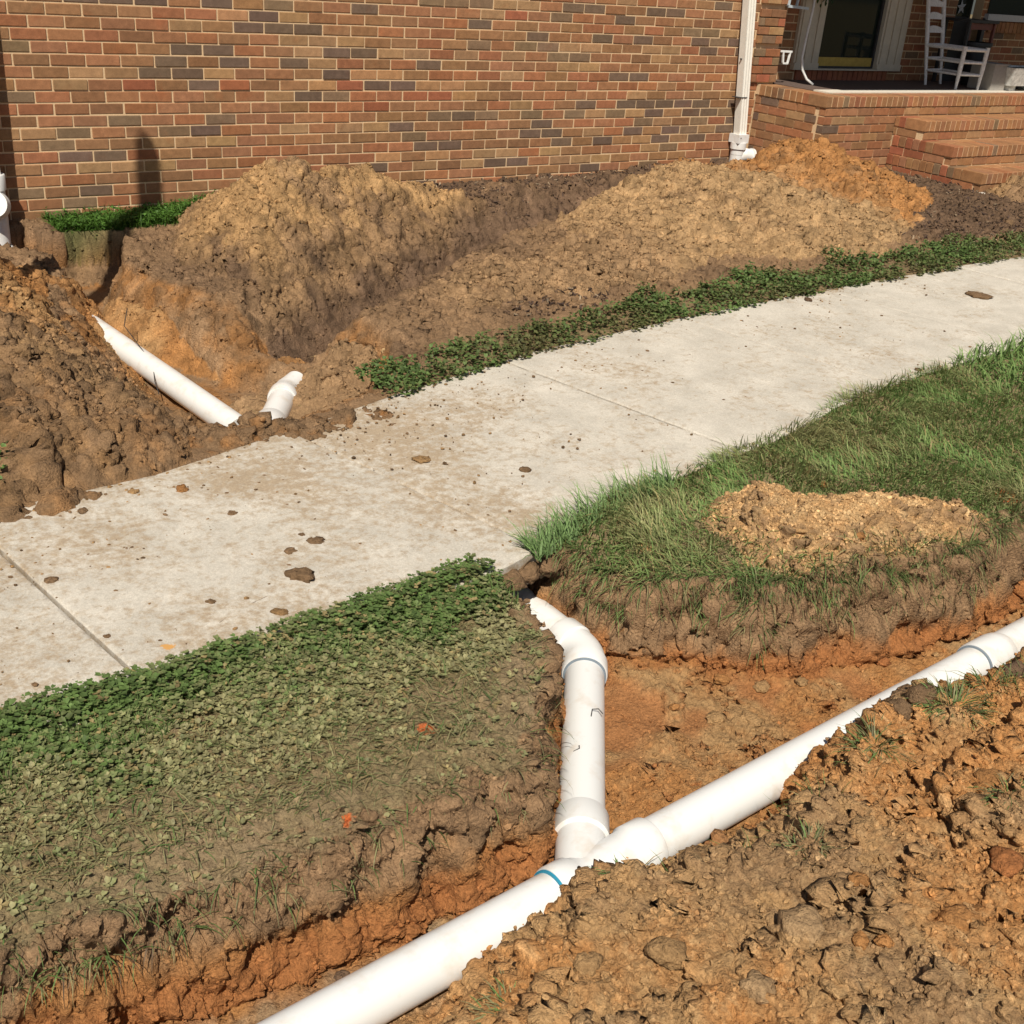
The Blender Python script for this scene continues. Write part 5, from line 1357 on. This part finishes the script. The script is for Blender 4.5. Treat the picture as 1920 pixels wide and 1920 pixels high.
# mulch chips
parts = []
def chips(n, keep, x0, x1, y0, y1):
    x, y = scatter(n, x0, x1, y0, y1, keep); n = len(x)
    l = .012+.03*RNG.random(n); w_ = .005+.008*RNG.random(n); h = .003+.004*RNG.random(n)
    B = np.array([(a, b, c) for a in (-.5, .5) for b in (-.5, .5) for c in (-.5, .5)])
    Q = B[None]*np.stack([l, w_, h], 1)[:, None]
    a = RNG.random(n)*6.28; t = RNG.normal(size=n)*.4
    ct, st2 = np.cos(t)[:, None], np.sin(t)[:, None]; ca, sa = np.cos(a)[:, None], np.sin(a)[:, None]
    X1 = Q[..., 0]*ct; Z1 = Q[..., 0]*st2+Q[..., 2]
    Xr = X1*ca-Q[..., 1]*sa+x[:, None]; Yr = X1*sa+Q[..., 1]*ca+y[:, None]; Zr = Z1+ground_z(x, y)[:, None]+.008
    FB = np.array([(0, 1, 3, 2), (4, 6, 7, 5), (0, 4, 5, 1), (2, 3, 7, 6), (0, 2, 6, 4), (1, 5, 7, 3)])
    col = np.where(RNG.random((n, 1)) < .9, np.where(RNG.random((n, 1)) < .55, C_MULCH*(.6+1.0*RNG.random((n, 1))), C_DARK*(.7+1.1*RNG.random((n, 1)))), np.array((.36, .27, .18))*(.6+.6*RNG.random((n, 1))))
    parts.append((np.stack([Xr, Yr, Zr], -1).reshape(-1, 3), (FB[None]+np.arange(n)[:, None, None]*8).reshape(-1, 4), np.repeat(col, 8, 0)))
chips(4200, lambda x, y: (sample(GRIDS[1], x, y, GRIDS[1][3]) == 0) & (x+.4*(y+2) > 4.6), 4.4, 8.2, -2.85, -.85)
chips(1500, lambda x, y: (y > -.75+.1*perlin(x*4, y*4, 260)), 2.2, 5.2, -.75, -.02)
chips(350, lambda x, y: np.hypot((x-1.75)/.35, (y+2.75)/.13) < 1, 1.3, 2.2, -3.0, -2.5)
V, F, C = join(parts)
tag(link('bark_mulch', mesh_np('bark_mulch', V, F, False, C), SOIL), 'dark bark mulch on the bed along the wall and beside the steps', 'mulch', kind='stuff')

# ---- single clods and stones
def rock_mesh(seed, flat=.7, sub=2):
    r = np.random.default_rng(seed)
    V = ICO.copy(); F = ICOF.copy()
    for _ in range(sub-1):
        mid_ = {}; V = list(V); nf = []
        def md(a, b):
            k = (min(a, b), max(a, b))
            if k not in mid_:
                p = (np.array(V[a])+np.array(V[b])); p /= np.linalg.norm(p); V.append(p); mid_[k] = len(V)-1
            return mid_[k]
        for a, b, c in F:
            ab, bc, ca = md(a, b), md(b, c), md(c, a); nf += [(a, ab, ca), (b, bc, ab), (c, ca, bc), (ab, bc, ca)]
        F = np.array(nf); V = np.array(V)
    q = V*1.6+seed*3.7
    d = 1+.40*perlin3(q[:, 0], q[:, 1], q[:, 2], seed)+.30*(.3-np.abs(perlin3(q[:, 0]*2.2, q[:, 1]*2.2, q[:, 2]*2.2, seed+1)))+.16*perlin3(q[:, 0]*5, q[:, 1]*5, q[:, 2]*5, seed+2)+.05*r.normal(size=len(V))
    return V*d[:, None]*np.array((1, .8, flat)), F
def clod(x, y, s, col, label, name='dirt_clod', cat='clod', group='large clods of clay', flat=.6, rz=None, dz=None, sub=3, zz=None):
    seed = int(abs(x*131+y*717)*10) % 997
    V, F = rock_mesh(seed, flat, sub)
    s *= (1.75 if 'heap' in group else 1.35) if zz is None else (1.7 if name == 'mud_clump' else 1)
    rz = seed if rz is None else rz
    c, s_n = math.cos(rz), math.sin(rz)
    V = np.stack([V[:, 0]*c-V[:, 1]*s_n, V[:, 0]*s_n+V[:, 1]*c, V[:, 2]], 1)*s
    z = float(ground_z(np.array([x]), np.array([y]))[0]) if zz is None else zz
    z += s*flat*.42 if dz is None else dz
    cv = np.tile(np.array(col), (len(V), 1))*(.85+.3*np.random.default_rng(seed).random((len(V), 1)))
    o = link(name, mesh_np(name, V, F, True, cv), SOIL); o.location = (x, y, z)
    return tag(o, label, cat, group)
clod(-0.562, -4.613, 0.0263, C_BROWN*.75, 'largest dark mud clump on the pavement, below the patch of trodden mud', 'mud_clump', 'mud clump', 'mud clumps on the pavement', 0.45, zz=0.002, dz=0.0035)
clod(-0.428, -4.435, 0.0148, C_BROWN*.8, 'oblong mud clump on the pavement above the largest dark clump', 'mud_clump', 'mud clump', 'mud clumps on the pavement', 0.4, zz=0.002, dz=0.0018)
clod(-0.447, -4.378, 0.0066, C_BROWN*.7, 'tiny dark mud crumb touching the oblong clump on the pavement', 'mud_clump', 'mud clump', 'mud clumps on the pavement', 0.6, zz=0.002, dz=0.0012)
clod(-0.522, -4.457, 0.0129, C_BROWN*.9, 'flat brown mud smear-clump left of the oblong one on the pavement', 'mud_clump', 'mud clump', 'mud clumps on the pavement', 0.3, zz=0.002, dz=0.0012)
clod(-0.700, -4.766, 0.0132, C_TAN*.6, 'tan mud clump on the pavement nearest the clover', 'mud_clump', 'mud clump', 'mud clumps on the pavement', 0.35, zz=0.002, dz=0.0014)
clod(-1.181, -4.315, 0.0127, C_BROWN*.85, 'mud clump beside the leftmost pavement joint', 'mud_clump', 'mud clump', 'mud clumps on the pavement', 0.4, zz=0.002, dz=0.0015)
clod(-1.141, -4.667, 0.0062, C_BROWN*.7, 'small dark clump beside the lower end of the leftmost joint', 'mud_clump', 'mud clump', 'mud clumps on the pavement', 0.6, zz=0.002, dz=0.0011)
clod(0.186, -4.044, 0.0192, C_TAN*.7, 'flat tan mud patch in the middle of the pavement', 'mud_clump', 'mud clump', 'mud clumps on the pavement', 0.25, zz=0.007, dz=0.0014)
clod(0.464, -4.300, 0.0133, C_BROWN*.7, 'dark bark-like fragment lying on the pavement before the long grass', 'mud_clump', 'mud clump', 'mud clumps on the pavement', 0.4, zz=0.015, dz=0.0016)
clod(-0.978, -3.925, 0.0117, C_BROWN*.8, 'brown mud clump at the left end of the pavement near the dirt mound', 'mud_clump', 'mud clump', 'mud clumps on the pavement', 0.4, zz=0.002, dz=0.0014)
clod(-0.577, -4.146, 0.0110, C_BROWN*.85, 'small clump in the trodden mud at the middle of the left slab', 'mud_clump', 'mud clump', 'mud clumps on the pavement', 0.4, zz=0.002, dz=0.0013)
clod(-0.842, -4.626, 0.0081, C_BROWN*.8, 'small dark clump on the lower left slab', 'mud_clump', 'mud clump', 'mud clumps on the pavement', 0.5, zz=0.002, dz=0.0012)
clod(4.102, -3.628, 0.0392, C_BROWN*.8, 'low scatter-clump of mud at the far right of the pavement', 'mud_clump', 'mud clump', 'mud clumps on the pavement', 0.2, zz=0.113, dz=0.0024)
clod(3.105, -3.252, 0.0145, C_DARK, 'dark clump at the far pavement edge below the tan dirt', 'mud_clump', 'mud clump', 'mud clumps on the pavement', 0.5, zz=0.086, dz=0.0022)
clod(-0.653, -3.909, 0.0132, C_ORANGE*.8, 'orange clod rolled onto the pavement from the left mound', 'mud_clump', 'mud clump', 'mud clumps on the pavement', 0.6, zz=0.002, dz=0.0024)
clod(-0.796, -3.862, 0.0104, C_TAN*.8, 'tan clod at the pavement edge below the left mound', 'mud_clump', 'mud clump', 'mud clumps on the pavement', 0.6, zz=0.002, dz=0.0019)
clod(0.336, -5.469, 0.0231, C_TAN*.95, 'broad flat clay clod in the trench bay, right of centre', 'dirt_clod', 'clod', 'clods in the front trench', 0.45)
clod(0.246, -5.385, 0.0124, C_ORANGE*.95, 'small orange clod in the trench bay', 'dirt_clod', 'clod', 'clods in the front trench', 0.5)
clod(0.433, -5.513, 0.0264, C_TAN*.9, 'rounded flat tan clod, lowest of the trench bay', 'dirt_clod', 'clod', 'clods in the front trench', 0.35)
clod(0.483, -5.340, 0.0211, C_ORANGE*.9, 'cracked clay clod near the foot of the turf face', 'dirt_clod', 'clod', 'clods in the front trench', 0.45)
clod(0.569, -5.424, 0.0210, C_TAN*.9, 'cracked clay clod right of the clod at the foot of the turf face', 'dirt_clod', 'clod', 'clods in the front trench', 0.45)
clod(0.573, -5.655, 0.0131, C_TAN*.85, 'small smooth clod beside the right front pipe', 'dirt_clod', 'clod', 'clods in the front trench', 0.5)
clod(0.687, -5.477, 0.0162, C_TAN*.85, 'tan clod in the bay near the hanging grass tuft', 'dirt_clod', 'clod', 'clods in the front trench', 0.4)
clod(1.017, -5.522, 0.0203, C_RED*1.1, 'red brown clay block at the foot of the trench face on the right', 'dirt_clod', 'clod', 'clods in the front trench', 0.5)
clod(1.210, -5.583, 0.0086, C_TAN, 'small pale clod behind the coupling', 'dirt_clod', 'clod', 'clods in the front trench', 0.6)
clod(1.552, -5.617, 0.0161, C_GREY*.9, 'grey brown clod behind the right end of the pipe', 'dirt_clod', 'clod', 'clods in the front trench', 0.6)
clod(-0.871, -5.583, 0.0155, C_BROWN*.95, 'lump of brown soil clinging to the left trench face', 'dirt_clod', 'clod', 'clods in the front trench', 0.8)
clod(-1.007, -5.718, 0.0124, C_DARK*1.6, 'dark damp clod on the trench floor left of the lower pipe', 'dirt_clod', 'clod', 'clods in the front trench', 0.35)
clod(-0.209, -6.284, 0.0195, C_ORANGE*.95, 'bright orange clod in the middle of the spoil heap', 'dirt_clod', 'clod', 'clods in the spoil heap', 0.5)
clod(-0.158, -6.320, 0.0119, C_ORANGE*.9, 'smaller orange clod right of the bright orange clod', 'dirt_clod', 'clod', 'clods in the spoil heap', 0.55)
clod(-0.144, -6.305, 0.0049, C_PALE*.9, 'little pale round pebble-like clod above the orange clods', 'dirt_clod', 'clod', 'clods in the spoil heap', 0.8)
clod(-0.353, -6.343, 0.0297, (C_GREY+C_TAN)*.55, 'large greyish tan clod with dead grass roots in the spoil heap', 'dirt_clod', 'clod', 'clods in the spoil heap', 0.5)
clod(-0.523, -6.395, 0.0203, (C_GREY+C_TAN)*.52, 'second greyish tan clod, below the larger one', 'dirt_clod', 'clod', 'clods in the spoil heap', 0.5)
clod(-0.280, -6.426, 0.0112, C_ORANGE*1.0, 'angular orange clod touching the large greyish clod', 'dirt_clod', 'clod', 'clods in the spoil heap', 0.55)
clod(-0.245, -6.454, 0.0101, C_ORANGE*1.05, 'angular orange clod beside a dark hollow', 'dirt_clod', 'clod', 'clods in the spoil heap', 0.55)
clod(-0.075, -6.494, 0.0209, C_ORANGE*.95, 'wide orange clay lump at the right of the spoil heap', 'dirt_clod', 'clod', 'clods in the spoil heap', 0.4)
clod(0.348, -6.274, 0.0244, C_ORANGE*.9, 'cracked orange clay lump at the upper right of the spoil heap', 'dirt_clod', 'clod', 'clods in the spoil heap', 0.45)
clod(0.139, -6.457, 0.0222, C_RED*1.1, 'red brown clay lump at the right edge of the frame', 'dirt_clod', 'clod', 'clods in the spoil heap', 0.45)
clod(-0.600, -6.237, 0.0220, C_TAN*.8, 'smooth brown lump at the lower left of the spoil heap', 'dirt_clod', 'clod', 'clods in the spoil heap', 0.45)
clod(-0.604, -6.328, 0.0194, C_TAN*.9, 'tan lump at the bottom of the spoil heap', 'dirt_clod', 'clod', 'clods in the spoil heap', 0.5)
clod(-0.728, -6.160, 0.0179, C_TAN*.85, 'tan lump overhanging the lower front pipe', 'dirt_clod', 'clod', 'clods in the spoil heap', 0.5)
clod(-0.134, -6.536, 0.0122, C_PALE*1.05, 'pale chalky clod at the lower right of the spoil heap', 'dirt_clod', 'clod', 'clods in the spoil heap', 0.4)
clod(0.577, -5.931, 0.0237, C_BROWN*.8, 'dark sod clod standing against the right front pipe', 'dirt_clod', 'clod', 'clods in the spoil heap', 0.8)
clod(0.489, -5.932, 0.0179, C_BROWN*.8, 'brown sod clod left of the dark one against the right front pipe', 'dirt_clod', 'clod', 'clods in the spoil heap', 0.7)
clod(0.898, -5.994, 0.0189, C_DARK*1.4, 'dark clod beside the coupling at the right edge', 'dirt_clod', 'clod', 'clods in the spoil heap', 0.9)
clod(0.863, -5.223, 0.0202, C_TAN, 'flat slab of tan clay on the small mound', 'dirt_clod', 'clod', 'clods on the lawn side', 0.35)
clod(1.016, -5.330, 0.0185, C_ORANGE*.9, 'reddish clod in the hollow of the small mound', 'dirt_clod', 'clod', 'clods on the lawn side', 0.4)
clod(1.346, -4.909, 0.0144, C_ORANGE*.8, 'reddish clod on the grass above the small mound', 'dirt_clod', 'clod', 'clods on the lawn side', 0.7)
clod(0.872, -4.852, 0.0082, C_PALE*.9, 'pale crumb on the grass left of the small mound', 'dirt_clod', 'clod', 'clods on the lawn side', 0.7)
clod(1.787, -5.385, 0.0187, C_RED*1.3, 'red orange clod in the grass at the right edge', 'dirt_clod', 'clod', 'clods on the lawn side', 0.5)
clod(0.456, -4.964, 0.0219, C_TAN*.85, 'tan clod sunk in the long grass by the trench rim', 'dirt_clod', 'clod', 'clods on the lawn side', 0.35)
clod(4.344, -2.413, 0.0259, C_PALE*1.25, 'pale yellow stone at the foot of the orange mound', 'stone', 'stone', 'clods behind the pavement', 0.8)
clod(4.850, -2.911, 0.0509, C_DARK*.5, 'black torn sod lump in the mulch bed', 'dirt_clod', 'clod', 'clods behind the pavement', 0.35)
clod(0.755, -2.788, 0.0198, C_PALE*.95, 'yellowish clod on the brown dirt above the weed strip', 'dirt_clod', 'clod', 'clods behind the pavement', 0.6)
clod(1.293, -2.499, 0.0173, C_BROWN*.9, 'brown clod on the right shoulder of the tall mound', 'dirt_clod', 'clod', 'clods behind the pavement', 0.7)
clod(1.789, -2.969, 0.0266, C_BROWN*.9, 'brown clod in the weeds at the tan mound foot', 'dirt_clod', 'clod', 'clods behind the pavement', 0.5)
clod(-0.171, -3.253, 0.0276, C_BROWN*.9, 'rough clod covering the end of the rear pipe', 'dirt_clod', 'clod', 'clods behind the pavement', 0.9)
clod(-0.285, -3.740, 0.0152, C_ORANGE*.75, 'orange clod at the pavement edge below the rear pipes', 'dirt_clod', 'clod', 'clods behind the pavement', 0.6)
clod(5.956, -2.580, 0.0302, C_BROWN*.8, 'brown clod on the concrete by the lowest step', 'dirt_clod', 'clod', 'clods behind the pavement', 0.8)
clod(1.353, -1.914, 0.0227, C_DARK, 'dark hollow-looking clod near the top of the tall mound', 'dirt_clod', 'clod', 'clods behind the pavement', 0.9)

# clods of root-bound soil hanging at the broken pavement edge over the pipe
for x, y, r, l in ((-.02, -4.86, .06, 'dark root-bound clod hanging from the pavement edge left of the hole'), (.07, -4.845, .055, 'brown clod on the pavement edge right above the hole where the pipe vanishes'),
                   (.155, -4.82, .065, 'wide brown clod between the pavement edge and the long grass'), (.225, -4.80, .055, 'clod of topsoil under the long grass beside the pavement hole')):
    clod(x+.03, y+.02, r*.9, C_BROWN*.9, l, 'dirt_clod', 'clod', 'clods at the pavement hole', .55, zz=-.035, dz=-.012)
ck = MB().tube([(-1.02, -4.93, .0035), (-.93, -4.78, .0035), (-.80, -4.70, .0035), (-.66, -4.66, .0035), (-.56, -4.60, .0035), (-.5, -4.63, .0035)], .0012, 5).build('crack', plain('crack_dirt', (.14, .10, .07), .95), pav)

clod(-.055, -3.07, .052, C_BROWN*1.0, 'rough clod of brown soil covering the joint of the two rear pipes', 'dirt_clod', 'clod', 'clods behind the pavement', .75, zz=-.165, dz=0.0)
for a, lab in (([(-.085, -5.395, Zp+.058), (-.07, -5.38, Zp+.066), (-.052, -5.385, Zp+.064), (-.048, -5.40, Zp+.056)], 'short black curled root strand on the branch pipe, upper one'),
               ([(-.215, -5.485, Zp+.050), (-.20, -5.49, Zp+.058), (-.195, -5.482, Zp+.060)], 'tiny black fibre on the branch pipe, lower one')):
    tag(MB().tube(a, .0016, 6).build('root_strand', DARK_METAL), lab, 'root')
